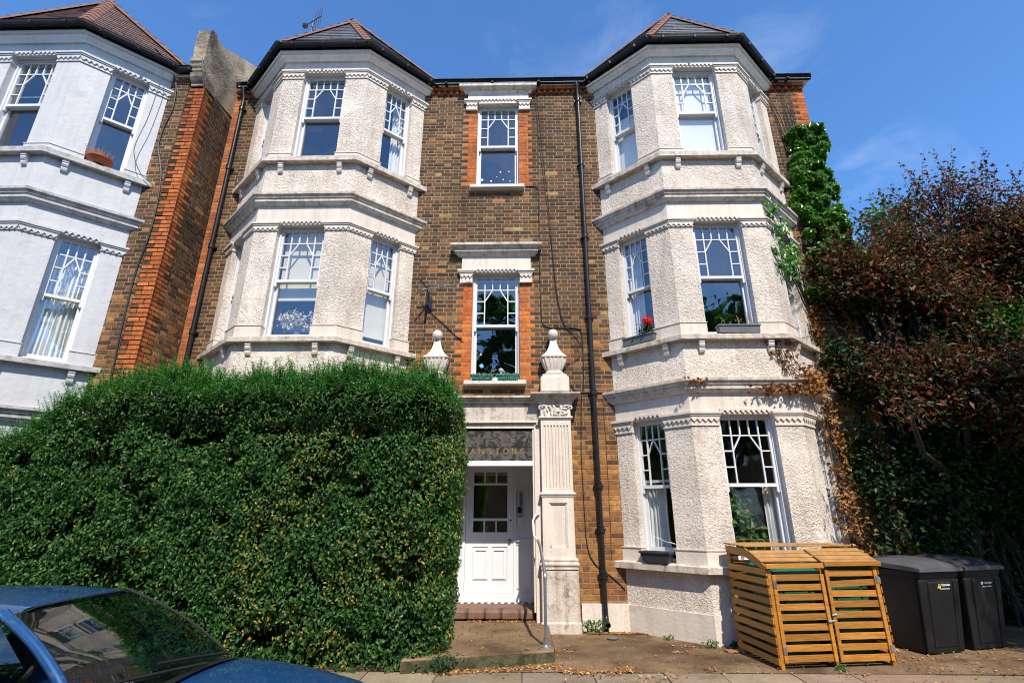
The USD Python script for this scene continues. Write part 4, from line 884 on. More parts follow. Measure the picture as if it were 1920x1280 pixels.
# leaves -----------------------------------------------------------
def leaf_cloud(g, C, Nn, L, W, rng, fold=.25, flat=.5, tip=None, sunf=.35):
    """one folded leaf (two triangles a side) at every point of C, facing roughly Nn"""
    n = len(C); L = np.broadcast_to(L, (n,))[:, None] * rng.uniform(.7, 1.25, (n, 1)); W = np.broadcast_to(W, (n,))[:, None] * rng.uniform(.75, 1.2, (n, 1))
    nn = Nn * flat + np.array([sx, sy, sz]) * sunf + rng.normal(0, 1, (n, 3)) * (1 - flat) * .8; nn /= np.linalg.norm(nn, axis=1, keepdims=True) + 1e-9
    d = rng.normal(0, 1, (n, 3)) if tip is None else tip + rng.normal(0, .45, (n, 3))
    d -= nn * (d * nn).sum(1, keepdims=True); d /= np.linalg.norm(d, axis=1, keepdims=True) + 1e-9
    s = np.cross(nn, d)
    v = np.stack([C - d * L * .5, C - s * W * .5 + nn * W * fold - d * L * .05, C + d * L * .5 - nn * L * .1, C + s * W * .5 + nn * W * fold - d * L * .05], 1).reshape(-1, 3)
    k = np.arange(n)[:, None] * 4
    f = np.concatenate([k + [[0, 2, 1]], k + [[0, 3, 2]]], 0)
    return g.raw(v, f, np.repeat(np.random.default_rng(n).random(n), 4)[:, None] * np.ones(3))
def lobed_cloud(g, C, Nn, S, rng, flat=.75):
    n = len(C); S = np.broadcast_to(S, (n,)) * rng.uniform(.6, 1.2, n)
    nn = Nn * flat + rng.normal(0, 1, (n, 3)) * (1 - flat); nn /= np.linalg.norm(nn, axis=1, keepdims=True) + 1e-9
    d = np.array([0, 0, -1.0]) + rng.normal(0, .4, (n, 3)); d -= nn * (d * nn).sum(1, keepdims=True); d /= np.linalg.norm(d, axis=1, keepdims=True) + 1e-9; s = np.cross(nn, d)
    shape = np.array([(0, -.45, 0), (-.28, -.4, .03), (-.52, .0, -.06), (-.2, .08, .03), (0, .58, -.1), (.2, .08, .03), (.52, .0, -.06), (.28, -.4, .03)])
    v = (C[:, None] + S[:, None, None] * (shape[None, :, 0, None] * s[:, None] + shape[None, :, 1, None] * d[:, None] + shape[None, :, 2, None] * nn[:, None])).reshape(-1, 3)
    k = np.arange(n)[:, None] * 8; f = np.concatenate([k + [[0, a, a + 1]] for a in range(1, 7)], 0)
    return g.raw(v, f, np.repeat(np.random.default_rng(n).random(n), 8)[:, None] * np.ones(3))
M_HEDGE = leafmat('hedge_leaf', [(0, (.014, .048, .010)), (.5, (.029, .092, .018)), (.85, (.072, .165, .036)), (.975, (.14, .24, .05)), (.99, (.26, .20, .02)), (1, (.38, .20, .02))], .46, .34, (1.4, 1.9, .3), .30)
M_HEDGEY = leafmat('hedge_leaf_turning', [(0, (.06, .12, .02)), (.45, (.18, .17, .02)), (.8, (.36, .22, .02)), (1, (.42, .16, .02))], .45, .25, (1.3, 1.2, .2), .4)
M_COPPER = leafmat('copper_leaf', [(0, (.014, .036, .010)), (.36, (.035, .088, .018)), (.40, (.032, .013, .010)), (.75, (.085, .031, .017)), (.93, (.19, .075, .034)), (1, (.30, .18, .11))], .5, .33, (2.0, .9, .5), .25)
M_LGREEN = leafmat('tree_leaf_green', [(0, (.03, .08, .012)), (.6, (.05, .13, .02)), (1, (.09, .18, .03))], .42, .35, (1.5, 2.0, .3), .45)
M_DGREEN = leafmat('dark_ivy_leaf', [(0, (.008, .024, .008)), (.7, (.016, .046, .012)), (1, (.035, .085, .018))], .5, .15, (1.2, 1.8, .3), .25)
M_IVY = leafmat('ivy_leaf', [(0, (.03, .10, .010)), (.6, (.06, .17, .014)), (1, (.12, .27, .025))], .30, .25, (1.4, 1.8, .3), .6)
M_DEAD = leafmat('dead_leaf', [(0, (.10, .038, .014)), (.6, (.24, .095, .026)), (1, (.38, .19, .06))], .7, .15, (1.2, .9, .5), .2)
M_GERAN = leafmat('geranium_flower', [(0, (.65, .012, .008)), (1, (.8, .03, .015))], .5, .2, (1, .5, .5), .3)
M_DRY = plain('dry_stalk', (.30, .19, .09), .9, .25, 30); M_PETAL = leafmat('dried_flower', [(0, (.5, .45, .36)), (1, (.75, .72, .65))], .6, .2, (1, 1, 1), .2)

def trough(label, c, size, rz, m, soil=True, taper=.86, cat='planter', group=None, name='window_box'):
    p = thing(name, label, cat, group, c, rz); w, d, h = size
    v = []
    for z, k in ((0, taper), (h, 1)): v += [(-w / 2 * k, -d / 2 * k, z), (w / 2 * k, -d / 2 * k, z), (w / 2 * k, d / 2 * k, z), (-w / 2 * k, d / 2 * k, z)]
    t = .012
    v += [(-w / 2 + t, -d / 2 + t, h), (w / 2 - t, -d / 2 + t, h), (w / 2 - t, d / 2 - t, h), (-w / 2 + t, d / 2 - t, h)]
    v += [(-w / 2 + t, -d / 2 + t, h - .03), (w / 2 - t, -d / 2 + t, h - .03), (w / 2 - t, d / 2 - t, h - .03), (-w / 2 + t, d / 2 - t, h - .03)]
    f = [(3, 2, 1, 0)] + [(i + a, (i + 1) % 4 + a, (i + 1) % 4 + 4 + a, i + 4 + a) for a in (0, 4, 8) for i in range(4)]
    emit(p, 'box', G().raw(v, f), m)
    g = G(); rect = lambda y0, y1, x0, x1: g.cbox(((x0 + x1) / 2, (y0 + y1) / 2, h - .005), (x1 - x0, y1 - y0, .03), .006)
    rect(-d / 2 - .012, -d / 2 + .008, -w / 2 - .012, w / 2 + .012); rect(d / 2 - .008, d / 2 + .012, -w / 2 - .012, w / 2 + .012); rect(-d / 2 + .009, d / 2 - .009, -w / 2 - .012, -w / 2 + .008); rect(-d / 2 + .009, d / 2 - .009, w / 2 - .008, w / 2 + .012)
    emit(p, 'rim', g, m)
    if soil: emit(p, 'soil', G().box(-w / 2 + t, -d / 2 + t, h - .035, w / 2 - t, d / 2 - t, h - .02), M_SOIL)
    return p
# first floor right bay: grey box with geraniums on the side sill, grey box with dry sticks on the front sill
O, A, N, hw, z0, z1 = wref(XC_R, D, 0, 1, -1); ang = math.degrees(math.atan2(A[1], A[0]))
c = O + A * .02 + N * .045; trough('grey window box on the first floor side sill, planted with red geraniums', (c[0], c[1], z0 + .002), (.56, .13, .13), ang, M_GREYBOX, taper=.97)
def flower_plant(name, label, cat, c, heads, hgt, seed, leafm, flowerm, spread):
    rng = np.random.default_rng(seed); p = thing(name, label, cat); st_ = G(); lf = G(); fl = G(); c = np.array(c)
    for k in range(heads):
        tip = c + np.array([*rng.normal(0, spread, 2), hgt * rng.uniform(.75, 1.1)]); st_.tube([c + [*rng.normal(0, .03, 2), 0], (c + tip) / 2 + rng.normal(0, .015, 3), tip], [.004, .003, .0025], 5)
        P = tip + rng.normal(0, .022, (46, 3)); leaf_cloud(fl, P, (P - tip) / .03, .03, .03, rng, .1, .6)
    P = c + rng.normal(0, 1, (240, 3)) * (spread * 1.1, spread * .7, .05) + (0, 0, hgt * .35); lobed_cloud(lf, P, np.tile([0, -.4, .9], (240, 1)), .05, rng, .6)
    emit(p, 'stems', st_, M_DRY); emit(p, 'foliage', lf, leafm); emit(p, 'flowers', fl, flowerm); return p
cg = O + A * .16 + N * .045
flower_plant('geranium', 'red geranium in flower in the grey window box on the first floor', 'flower', (cg[0], cg[1], z0 + .12), 8, .26, 5, M_DGREEN, M_GERAN, .055)
O, A, N, hw, z0, z1 = wref(XC_R, D, 0, 1, 0)
trough('grey window box with bare sticks on the first floor bay front sill', (XC_R + .06, D - BB - .045, z0 + .002), (.62, .13, .125), 0, M_GREYBOX, taper=.97)
g = G(); rng = np.random.default_rng(8)
for k in range(9):
    x = XC_R + rng.choice([-.2, -.16, .08, .28, .31]) + rng.normal(0, .02); g.tube([(x, D - BB - .045, z0 + .1), (x + rng.normal(0, .02), D - BB - .05, z0 + .2), (x + rng.normal(0, .05), D - BB - .05, z0 + rng.uniform(.22, .36))], .004, 5)
emit(None, 'dry_sticks', g, M_DRY, label='dry plant stakes standing in the grey window box', cat='sticks')
O, A, N, hw, z0, z1 = wref(XC_R, D, 0, 0, -1); c = O - A * .0 + N * .06
trough('black plastic trough on the ground floor side sill of the right bay', (c[0], c[1], z0 + .002), (.46, .15, .14), ang, M_BLKBOX, taper=.8)
for k, s in enumerate((-1, 1)):
    trough(('left' if s < 0 else 'right') + ' one of two green plastic troughs on the sill between the urns', (CX + s * .215, D - .075, 3.692), (.37, .12, .085), 0, M_TEAL, taper=.9)
    rng = np.random.default_rng(30 + k); g = G(); c = np.array([CX + s * .215, D - .075, 3.76])
    for q in range(46):
        a = c + [rng.uniform(-.15, .15), rng.uniform(-.03, .03), 0]; dx = rng.normal(0, .05); g.tube([a, a + [dx, -.03, rng.uniform(.02, .06)], a + [dx * 2, -.075 + rng.normal(0, .01), rng.uniform(-.06, .03)]], .0022, 4)
    emit(None, 'dry_plant', g, M_DRY, label='straggly dead plant in the ' + ('left' if s < 0 else 'right') + ' green trough', cat='plant')
# terracotta bowl on the white house
O, A, N, hw, z0, z1 = wref(XC_N, DL, DZ_N, 2, 1); c = O - A * .08 + N * .02
tb = thing('terracotta_bowl', 'terracotta bowl on the top sill of the white house', 'flower pot', None, (c[0], c[1], z0 + .004))
emit(tb, 'bowl', G().lathe([(.10, 0), (.15, .06), (.175, .10), (.185, .10), (.19, .135), (.175, .135), (.165, .09), (.0, .08)], 28), M_TERRA, smooth=35)
g = G(); rng = np.random.default_rng(9)
for q in range(170):
    a = rng.uniform(0, 6.28); rr = rng.uniform(0, .14); p0 = np.array([c[0] + rr * math.cos(a), c[1] + rr * math.sin(a), z0 + .09]); p1 = p0 + [math.cos(a) * rng.uniform(.0, .14) - .04, math.sin(a) * rng.uniform(0, .1), rng.uniform(.06, .20)]; g.tube([p0 + [0, 0, .03], (p0 + p1) / 2 + rng.normal(0, .012, 3), p1], .004, 4)
emit(None, 'dry_plant', g, M_DRY, label='withered plant in the terracotta bowl', cat='plant')
# dried flowers behind the first floor left bay window, stickers and an ornament in the stair window
O, A, N, hw, z0, z1 = wref(XC_L, D, 0, 1, 0); rng = np.random.default_rng(12); p = thing('dried_flowers', 'bunch of white dried flowers behind the front window above the hedge', 'flowers')
c = O + A * .03 - N * .33 + ZUP * (z0 + .02); vg = G().lathe([(.05, 0), (.075, .08), (.06, .16), (.045, .2)], 16, c); emit(p, 'vase', vg, M_GREYBOX, smooth=True)
g = G(); fl = G()
for q in range(46):
    t = c + A * rng.uniform(-.3, .32) + ZUP * rng.uniform(.25, .52) + N * rng.uniform(-.1, .12); g.tube([c + ZUP * .18, (c + t) / 2 + ZUP * .1, t], .003, 4); P = t + rng.normal(0, .034, (13, 3)); leaf_cloud(fl, P, rng.normal(0, 1, (13, 3)), .055, .042, rng)
emit(p, 'stems', g, M_DRY); emit(p, 'blossoms', fl, M_PETAL)
disc = lambda x, z, r, y: [(x + r * math.cos(t), z + r * math.sin(t)) for t in np.linspace(0, 2 * np.pi, 13)[:-1]]
for x, z, r, lb in ((-.13, 7.80, .018, 'white round sticker low in the topmost middle window, left of its centre'), (.05, 8.01, .016, 'white round sticker high in the lower pane of the topmost middle window, right of centre'), (.11, 7.83, .013, 'small white dot low in the topmost middle window, right of centre'), (.22, 8.02, .012, 'small white dot beside the upper right edge of the topmost middle lower pane'), (-.31, 7.83, .024, 'largest white round sticker, in the lower left of the topmost middle window'), (.24, 7.79, .011, 'tiny white dot in the lower right corner of the topmost middle window'), (-.02, 7.9, .009, 'tiny white dot at the centre of the topmost middle lower pane')):
    emit(None, 'window_sticker', G().frame(disc(CX + x, z, r, 0), (0, D + .165, 0), (1, 0, 0), ZUP, (0, -1, 0), 0, .001), M_LETTER, label=lb, cat='sticker')
emit(None, 'window_sticker', G().frame([(-.29, 4.02), (-.25, 3.97), (-.2, 4.0), (-.24, 4.06)], (CX, D + .165, 0), (1, 0, 0), ZUP, (0, -1, 0), 0, .001), plain('blue_sticker', (.12, .4, .6), .5, .3, 40), label='pale blue square sticker on the window between the urns', cat='sticker')
emit(None, 'window_sticker', G().frame(disc(CX - .26, 4.22, .014, 0), (0, D + .165, 0), (1, 0, 0), ZUP, (0, -1, 0), 0, .001), M_LETTER, label='small round sticker on the window between the urns', cat='sticker')
emit(None, 'ornament', G().lathe([(.045, 0), (.05, .1), (.03, .13), (.02, .15), (.04, .175), (.046, .2), (.03, .23), (0, .24)], 16, (CX + .09, D + .27, 3.76)), M_PAINT, smooth=30, label='small white ornament behind the window between the urns', cat='ornament')
# house plant in the ground floor window
O, A, N, hw, z0, z1 = wref(XC_R, D, 0, 0, 0); rng = np.random.default_rng(15); p = thing('house_plant', 'leafy orange tree behind the ground floor window above the bin store', 'plant')
c = O - A * .14 - N * .42 + ZUP * .42
emit(p, 'pot', G().lathe([(.13, 0), (.18, .32), (.16, .32), (0, .3)], 20, c), M_TERRA, smooth=35); g = G(); lf = G(); fr = G()
for q in range(40):
    t = c + np.array([rng.normal(0, .16), rng.normal(0, .12), rng.uniform(.6, 1.4)]); g.tube([c + ZUP * .3, c + ZUP * .6, t], [.012, .008, .003], 5); P = t + rng.normal(0, .07, (14, 3)); leaf_cloud(lf, P, np.tile([0, -.6, .6], (14, 1)), .12, .05, rng, .15, .55)
for q in range(3): s = trimesh.creation.icosphere(2, .03); fr.tm(s.apply_translation(c + np.array([.17 + rng.normal(0, .05), -.12, 1.05 + rng.normal(0, .08)])))
emit(p, 'stems', g, M_BARK); emit(p, 'foliage', lf, M_LGREEN); emit(p, 'oranges', fr, M_TERRA, smooth=True)

# ------------------------------------------------------------------ aerials and cables
ae = thing('tv_aerial', 'wall mounted yagi television aerial left of the middle window', 'aerial')
P0, P1 = np.array([-1.60, 7.90, 5.30]), np.array([-.83, 7.48, 5.215]); e = (P1 - P0) / np.linalg.norm(P1 - P0); sd = np.cross(e, ZUP); sd /= np.linalg.norm(sd); up_ = np.array([.05, .0, 1.0])
emit(ae, 'boom', G().tube([P0 - e * .12, P1], .011, 8), M_GALV)
q = np.cross(sd, e)
for k in range(12): c = P0 + (P1 - P0) * (k + .6) / 11.6; a_ = sd * .13 * .55 + q * .13 * .75; emit(ae, 'element', G().tube([c - a_ * .85, c + a_ * .85], .0035, 5), M_GALV)
emit(ae, 'reflector', G().tube([P0 - e * .1 - sd * .16 - q * .13, P0 - e * .02 + q * 0, P0 - e * .1 + sd * .16 - q * .13], .014, 6).tube([P0 - e * .1 - sd * .14 + q * .13, P0 - e * .02, P0 - e * .1 + sd * .14 + q * .13], .012, 6), M_BLACK)
g = G(); g.tube([(-1.62, 7.93, 5.38), (-1.62, 7.93, 5.0)], .017, 10); g.tube([(-1.62, 7.93, 5.26), (-1.63, 8.12, 5.2)], .014, 8); g.tube([(-1.62, 7.93, 5.05), (-1.63, 8.12, 5.02)], .014, 8); g.box(-1.68, 8.10, 4.96, -1.56, 8.118, 5.24); emit(ae, 'bracket', g, M_BLACK)
t = np.linspace(0, 6.5, 40); emit(ae, 'cable_coil', G().tube([(-1.64 + .07 * math.cos(a) - .005 * a, 7.95 + .02 * math.sin(a * 1.3), 5.12 + .10 * math.sin(a)) for a in t], .004, 5), M_CABLE)
ra = thing('roof_aerial', 'small television aerial standing on the roof behind the left turret', 'aerial')
b0 = np.array([-5.15, 9.15, 12.75]); emit(ra, 'mast', G().tube([b0 - [0, 0, 2.2], b0 + [0, 0, .55]], .02, 8), M_BLACK); emit(ra, 'boom', G().tube([b0 + [-.18, 0, .35], b0 + [.3, -.2, .42]], .014, 6), M_BLACK)
for k in range(4): c = b0 + [.08 + .07 * k, -.08 - .04 * k, .38 + .01 * k]; emit(ra, 'element', G().tube([c - [0, 0, .28], c + [0, 0, .34]], .008, 5), M_BLACK)
emit(ra, 'head', G().cbox(b0 + [-.18, 0, .35], (.12, .1, .12), .02), M_BLACK)
def cable(label, pts, r=.006, m=None, y=None):
    p = np.array([(x, (D - .014 if y is None else y), z) if len(q_) == 2 else q_ for q_ in pts for x, z in [(q_[0], q_[-1])]], float)
    d = np.concatenate([[0], np.cumsum(np.linalg.norm(np.diff(p, axis=0), axis=1))]); s = np.linspace(0, d[-1], max(12, int(d[-1] / .08)))
    from scipy.interpolate import PchipInterpolator
    P = np.stack([PchipInterpolator(d, p[:, k])(s) for k in range(3)], 1)
    emit(None, 'cable', G().tube(P, r, 6), m or M_CABLE, label=label, cat='cable')
cable('black cable from the top middle sill, stepping down beside the right urn', [(.12, 7.54), (.28, 7.535), (.345, 7.46), (.35, 6.6), (.345, 5.8), (.365, 4.8), (.40, 4.68), (.52, 4.64), (.98, 4.63), (1.04, 4.58), (1.055, 4.38), (1.03, 3.54)], .009)
cable('thin dark cable sagging down the brickwork to the right urn', [(.36, 9.7), (.43, 8.6), (.55, 6.92), (.60, 5.9), (.66, 5.18), (.77, 4.67), (.95, 4.45), (1.04, 4.28), (.98, 4.1), (.74, 3.91), (.78, 3.7), (.93, 3.5)], .005)
cable('second thin cable hanging close beside the first one, right of the middle windows', [(.32, 9.7), (.40, 8.4), (.50, 7.2), (.57, 6.2), (.64, 5.2), (.74, 4.7), (1.0, 4.5)], .004)
cable('black cable running down the brickwork beside the entrance pilaster', [(1.0, 3.46), (.97, 3.0), (.95, 2.42), (.955, 1.9), (.965, 1.32), (1.0, 1.05), (1.10, .88), (1.3, .74), (1.5, .56)], .007)
cable('horizontal black cable above the entrance pilaster', [(.93, 3.485), (1.1, 3.50), (1.35, 3.49), (1.6, 3.49)], .009)
cable('thin grey wire down the wall right of the downpipe', [(1.34, 3.4), (1.35, 2.4), (1.345, 1.5), (1.33, .95)], .003)
cable('black cable hanging down behind the left urn', [(-1.66, 4.95), (-1.68, 4.5), (-1.71, 4.0), (-1.69, 3.7), (-1.78, 3.3)], .005)
cable('thick black cable down the brick strip of the white house', [(-6.72, 6.85, 9.72), (-6.5, 7.15, 9.4), (-6.42, 7.2, 9.1), (-6.40, 7.215, 8.7), (-6.47, 7.215, 8.2), (-6.48, 7.215, 7.9), (-6.35, 7.215, 7.45), (-6.27, 7.215, 7.17), (-6.19, 7.21, 6.2), (-6.26, 7.215, 5.21), (-6.24, 7.215, 4.29), (-6.2, 7.215, 3.5), (-6.2, 7.215, 2.4)], .013)
cable('thin cable looping over the top sill of the white house', [(-6.56, 6.99, 9.3), (-6.60, 7.0, 8.3), (-6.66, 6.97, 7.6), (-6.52, 7.1, 7.12), (-6.36, 7.2, 7.0)], .006)
# entrance handrail
hr = thing('handrail', 'galvanised steel tube handrail beside the entrance step', 'handrail')
pts = [(.272, 6.68, .135), (.275, 6.68, .86)] + [(.275, 6.68 + .08 * (1 - math.cos(a)), .86 + .08 * math.sin(a)) for a in (.4, .8)] + [(.25, 7.3, 1.17), (.232, 7.86, 1.24)]
emit(hr, 'post_and_rail', G().tube(pts, .0215, 12), M_GALV, smooth=40)
pts = [(.232, 7.84, 1.238), (.18, 7.93, 1.29), (.165, 7.96, 1.40), (.165, 7.97, 1.50), (.20, 8.0, 1.575), (.262, 8.04, 1.605)]
emit(hr, 'wall_return', G().tube(pts, .017, 10), M_PAINT, smooth=40)
emit(hr, 'base_flange', G().lathe([(.03, .09), (.032, .03), (.05, .02), (.066, .012), (.068, 0)][::-1], 20, (.272, 6.68, .132)), M_GALV, smooth=35)
pass

# ------------------------------------------------------------------ bin store
bs = thing('bin_store', 'slatted orange timber bin store with two doors in front of the right bay', 'bin store', None, (2.79, 6.30, 0), 7.5)
Wb, Db, Hf, Hb, FOLD = 1.37, .84, 1.04, 1.215, .36
rng = np.random.default_rng(50)
for (x, y, h) in ((.025, .025, Hf - .01), (Wb - .025, .025, Hf - .01), (.025, Db - .025, Hb - .01), (Wb - .025, Db - .025, Hb - .01), (Wb * .5, .05, Hf - .05)):
    emit(bs, 'post', G().cbox((x, y, h / 2), (.045, .045, h), .003), M_WOOD)
def topz(y): return Hf + (Hb - .02 - Hf) * y / FOLD if y < FOLD else Hb - .02 + .02 * (y - FOLD) / (Db - FOLD)
for s, x in ((0, -.009), (1, Wb + .009)):
    n = 10
    for k in range(n):
        z = .05 + k * .0985; emit(bs, 'side_slat', G().cbox((x, Db / 2, z + .032), (.016, Db, .066), .002), M_WOOD)
    poly = [(0, Hf - .055), (Db, Hb - .19), (Db, topz(Db)), (FOLD, topz(FOLD)), (0, Hf)]
    poly = [(0, Hf - .06), (0, Hf), (FOLD, topz(FOLD)), (Db, topz(Db)), (Db, topz(Db) - .085), (FOLD + .03, topz(FOLD) - .09)]
    emit(bs, 'side_top_board', G().frame(poly, (x - .009, 0, 0), (0, 1, 0), ZUP, (1, 0, 0), 0, .018), M_WOOD)
for k in range(10): emit(bs, 'back_slat', G().cbox((Wb / 2, Db + .009, .08 + k * .115), (Wb, .016, .066), .002), M_WOOD)
def store_door(x0, x1, z0, z1, slip, hinge):
    d = emit(bs, 'door', G().cbox((x0 + .02, -.006, (z0 + z1) / 2), (.042, .02, z1 - z0), .003), M_WOOD); emit(d, 'door_stile', G().cbox((x1 - .02, -.006, (z0 + z1) / 2), (.042, .02, z1 - z0), .003), M_WOOD)
    n = 9; ph = (z1 - z0 - .066) / (n - 1)
    for k in range(n):
        z = z0 + .033 + k * ph; t = .035 if (slip and k == n - 2) else rng.normal(0, .003); Mx = np.array([[math.cos(t), 0, -math.sin(t)], [0, 1, 0], [math.sin(t), 0, math.cos(t)]])
        emit(d, 'door_slat', G().cbox(((x0 + x1) / 2, .012, z), (x1 - x0 - .03, .016, .066), .002, Mx), M_WOOD)
    hx_ = x0 + .012 if hinge < 0 else x1 - .012
    for z in (z0 + .12, z1 - .10): emit(d, 'hinge', G().box(hx_ - .012, -.022, z - .035, hx_ + .022, -.0165, z + .035).tube([(hx_ - .014 * hinge, -.022, z - .036), (hx_ - .014 * hinge, -.022, z + .036)], .006, 6), M_GALV)
store_door(.045, .672, .075, .945, False, -1); store_door(.700, 1.345, .065, .985, True, 1)
g = G(); g.tube([(.63, -.028, .47), (.70, -.028, .475)], .007, 6); g.cbox((.645, -.024, .47), (.04, .01, .03), .002); emit(bs, 'latch', g, M_GALV); g = G(); g.tube([(.68, -.028, .53), (.74, -.028, .535)], .007, 6); g.cbox((.725, -.024, .535), (.04, .01, .03), .002); emit(bs, 'latch', g, M_GALV)
# lid planks: sloping in front, flat behind, right lid standing slightly proud
for half, (xa, xb, dz) in enumerate(((-.03, .675, 0), (.69, Wb + .03, .018))):
    sl = math.atan2(topz(FOLD) - Hf, FOLD); Mx = np.array([[1, 0, 0], [0, math.cos(sl), -math.sin(sl)], [0, math.sin(sl), math.cos(sl)]])
    emit(bs, 'lid_front_rail', G().cbox(((xa + xb) / 2, -.035, Hf - .002 + dz), (xb - xa, .02, .052), .003), M_WOOD)
    ks = [.085, .175, .265] if half == 0 else [.0, .085, .175, .265]
    for k in ks:
        c = np.array([(xa + xb) / 2, 0, Hf + .014 + dz]) + np.array([0, math.cos(sl), math.sin(sl)]) * (k + .01); emit(bs, 'lid_plank', G().cbox(c, (xb - xa, .076, .016), .002, Mx), M_WOODTOP)
    for k in range(5 if half == 0 else 4):
        if half == 1 and k == 1:
            for q0, q1 in ((xa, xa + .06), (xb - .22, xb)): emit(bs, 'lid_plank', G().cbox(((q0 + q1) / 2, FOLD + .055 + k * .098, Hb + .012), (q1 - q0, .086, .016), .002), M_WOODTOP)
            continue
        emit(bs, 'lid_plank', G().cbox(((xa + xb) / 2, FOLD + .055 + k * .098, Hb + .010 + .003 * k), (xb - xa, .086, .016), .002), M_WOODTOP)

# ------------------------------------------------------------------ wheelie bins
def wheelie(name, label, c, rz, m, ml, text=None, sticker=False, group=None, w=.57, h=1.0, dpt=.70, ringx=0.0):
    p = thing(name, label, 'wheelie bin', group, c, rz)
    # body: front leans out towards the top
    def sec(z): t = z / h; return (w / 2 * (.86 + .14 * t), -(.10 + .16 * t) * dpt * 1.15, dpt * (.53 + .14 * t))
    cage = []
    for z in (0.03, .1, .86 * h, .865 * h, .93 * h, .935 * h):
        hw, yf, yb = sec(z); k = .0 if z < .865 * h else .014
        if z > .93 * h: k = .03
        r = .05
        hw, yf, yb = hw + k, yf - k, yb + k
        pts = []
        for (cx_, cy_, a0) in ((hw - r, yf + r, -90), (hw - r, yb - r, 0), (-hw + r, yb - r, 90), (-hw + r, yf + r, 180)):
            for a in np.linspace(a0, a0 + 90, 5): pts.append((cx_ + r * math.cos(rad(a)), cy_ + r * math.sin(rad(a)), z))
        cage.append(pts)
    n = len(cage[0]); v = np.array(cage).reshape(-1, 3); f = [(i * n + j, i * n + (j + 1) % n, (i + 1) * n + (j + 1) % n, (i + 1) * n + j) for i in range(len(cage) - 1) for j in range(n)]
    g = G().raw(v, f); k = np.arange(1, n - 1); g.raw(cage[0], np.stack([0 * k, k + 1, k], 1))
    emit(p, 'body', g, m, smooth=35)
    # raised centre panel of the front, with ribs beside it
    def fp(u, z, d): hw, yf, yb = sec(z); return (u * hw, yf - d, z)
    g = G()
    for (ua, ub, d, za, zb) in ((-.58, .58, .012, .10, .80), (-.98, -.66, .008, .05, .82), (.70, .97, .008, .05, .82)):
        a, b, cc, dd = fp(ua, za * h, d), fp(ub, za * h, d), fp(ub * .985, zb * h, d), fp(ua * .985, zb * h, d); e = [fp(ua - .03, za * h - .02, -.003), fp(ub + .03, za * h - .02, -.003), fp(ub + .02, zb * h + .02, -.003), fp(ua - .02, zb * h + .02, -.003)]
        g.raw([a, b, cc, dd, *e], [(0, 1, 2, 3)] + [(4 + i, 4 + (i + 1) % 4, (i + 1) % 4, i) for i in range(4)])
    emit(p, 'front_panel', g, m)
    # lid
    hw, yf, yb = sec(h * .94); L = G(); nx_, ny_ = 18, 14
    X, Y = np.meshgrid(np.linspace(-1, 1, nx_), np.linspace(0, 1, ny_)); hx2 = hw + .035
    Z = .945 * h + .022 + .075 * np.sqrt(np.clip(1 - np.abs(2 * Y - 1) ** 2.6 * .97, 0, 1)) * (1 - .75 * np.abs(X) ** 5) + .035 * Y
    Z += .012 * ((np.abs(X) < .62) & (Y > .12) & (Y < .9))
    X2 = X * (1 - .05 * (np.abs(2 * Y - 1) ** 6)); T = np.stack([X2 * hx2, yf - .055 + (yb - yf + .09) * Y, Z], -1).reshape(-1, 3); Bt = T.copy(); Bt[:, 2] = .945 * h - .012 + .03 * Y.ravel()
    i, j = np.meshgrid(np.arange(ny_ - 1), np.arange(nx_ - 1), indexing='ij'); q = np.stack([i * nx_ + j, i * nx_ + j + 1, (i + 1) * nx_ + j + 1, (i + 1) * nx_ + j], -1).reshape(-1, 4)
    L.raw(T, q); L.raw(Bt, q[:, ::-1])
    bd = list(range(nx_)) + [k * nx_ + nx_ - 1 for k in range(1, ny_)] + [(ny_ - 1) * nx_ + k for k in range(nx_ - 2, -1, -1)] + [k * nx_ for k in range(ny_ - 2, 0, -1)]
    vb = np.vstack([T[bd], Bt[bd]]); m_ = len(bd); L.raw(vb, [(a, m_ + a, m_ + (a + 1) % m_, (a + 1) % m_) for a in range(m_)])
    emit(p, 'lid', L, ml, smooth=30)
    emit(p, 'handle', G().tube([(-hw * .8, yb + .0, h * .94), (-hw * .8, yb + .07, h * .97), (hw * .8, yb + .07, h * .97), (hw * .8, yb, h * .94)], .016, 8), ml)
    for s in (-1, 1):
        a = np.linspace(0, 2 * np.pi, 21)[:-1]; g = G().frame([(.1 * math.cos(t), .1 * math.sin(t)) for t in a], (s * hw * .80 - .025, dpt * .5, .1), (0, 1, 0), ZUP, (1, 0, 0), 0, .05); emit(p, 'wheel', g, M_DARK)
    if text:
        hw, y1, _ = sec(.70 * h); _, y2, _ = sec(.80 * h); sl = np.array([0, (y2 - y1), .10 * h]); sl /= np.linalg.norm(sl)
        def put(txt, hh, x, z, mm, nm, bold=True):
            t = meshkit.text_mesh(txt, hh, .0012, bold=bold); base = np.array([x, sec(z)[1] - .0135, z]); nrm = np.cross((1, 0, 0), sl)
            emit(p, nm, G().raw(base + np.outer(t.vertices[:, 0], (1, 0, 0)) + np.outer(t.vertices[:, 1], sl) + np.outer(t.vertices[:, 2], nrm if nrm[1] < 0 else -nrm), t.faces), mm)
        put('Camden', .026, ringx - .025, .765 * h, M_LETTER, 'lettering'); put('Household Rubbish', .0125, ringx - .055, .728 * h, M_LETTER, 'small_lettering')
        a = np.linspace(0, 2 * np.pi, 25)[:-1]; ring = Polygon([(.019 * math.cos(t), .017 * math.sin(t)) for t in a], [[(.008 * math.cos(t), .008 * math.sin(t)) for t in a]])
        base = np.array([ringx - .058, sec(.775 * h)[1] - .0135, .775 * h]); nrm = np.array([0, -sl[2], sl[1]])
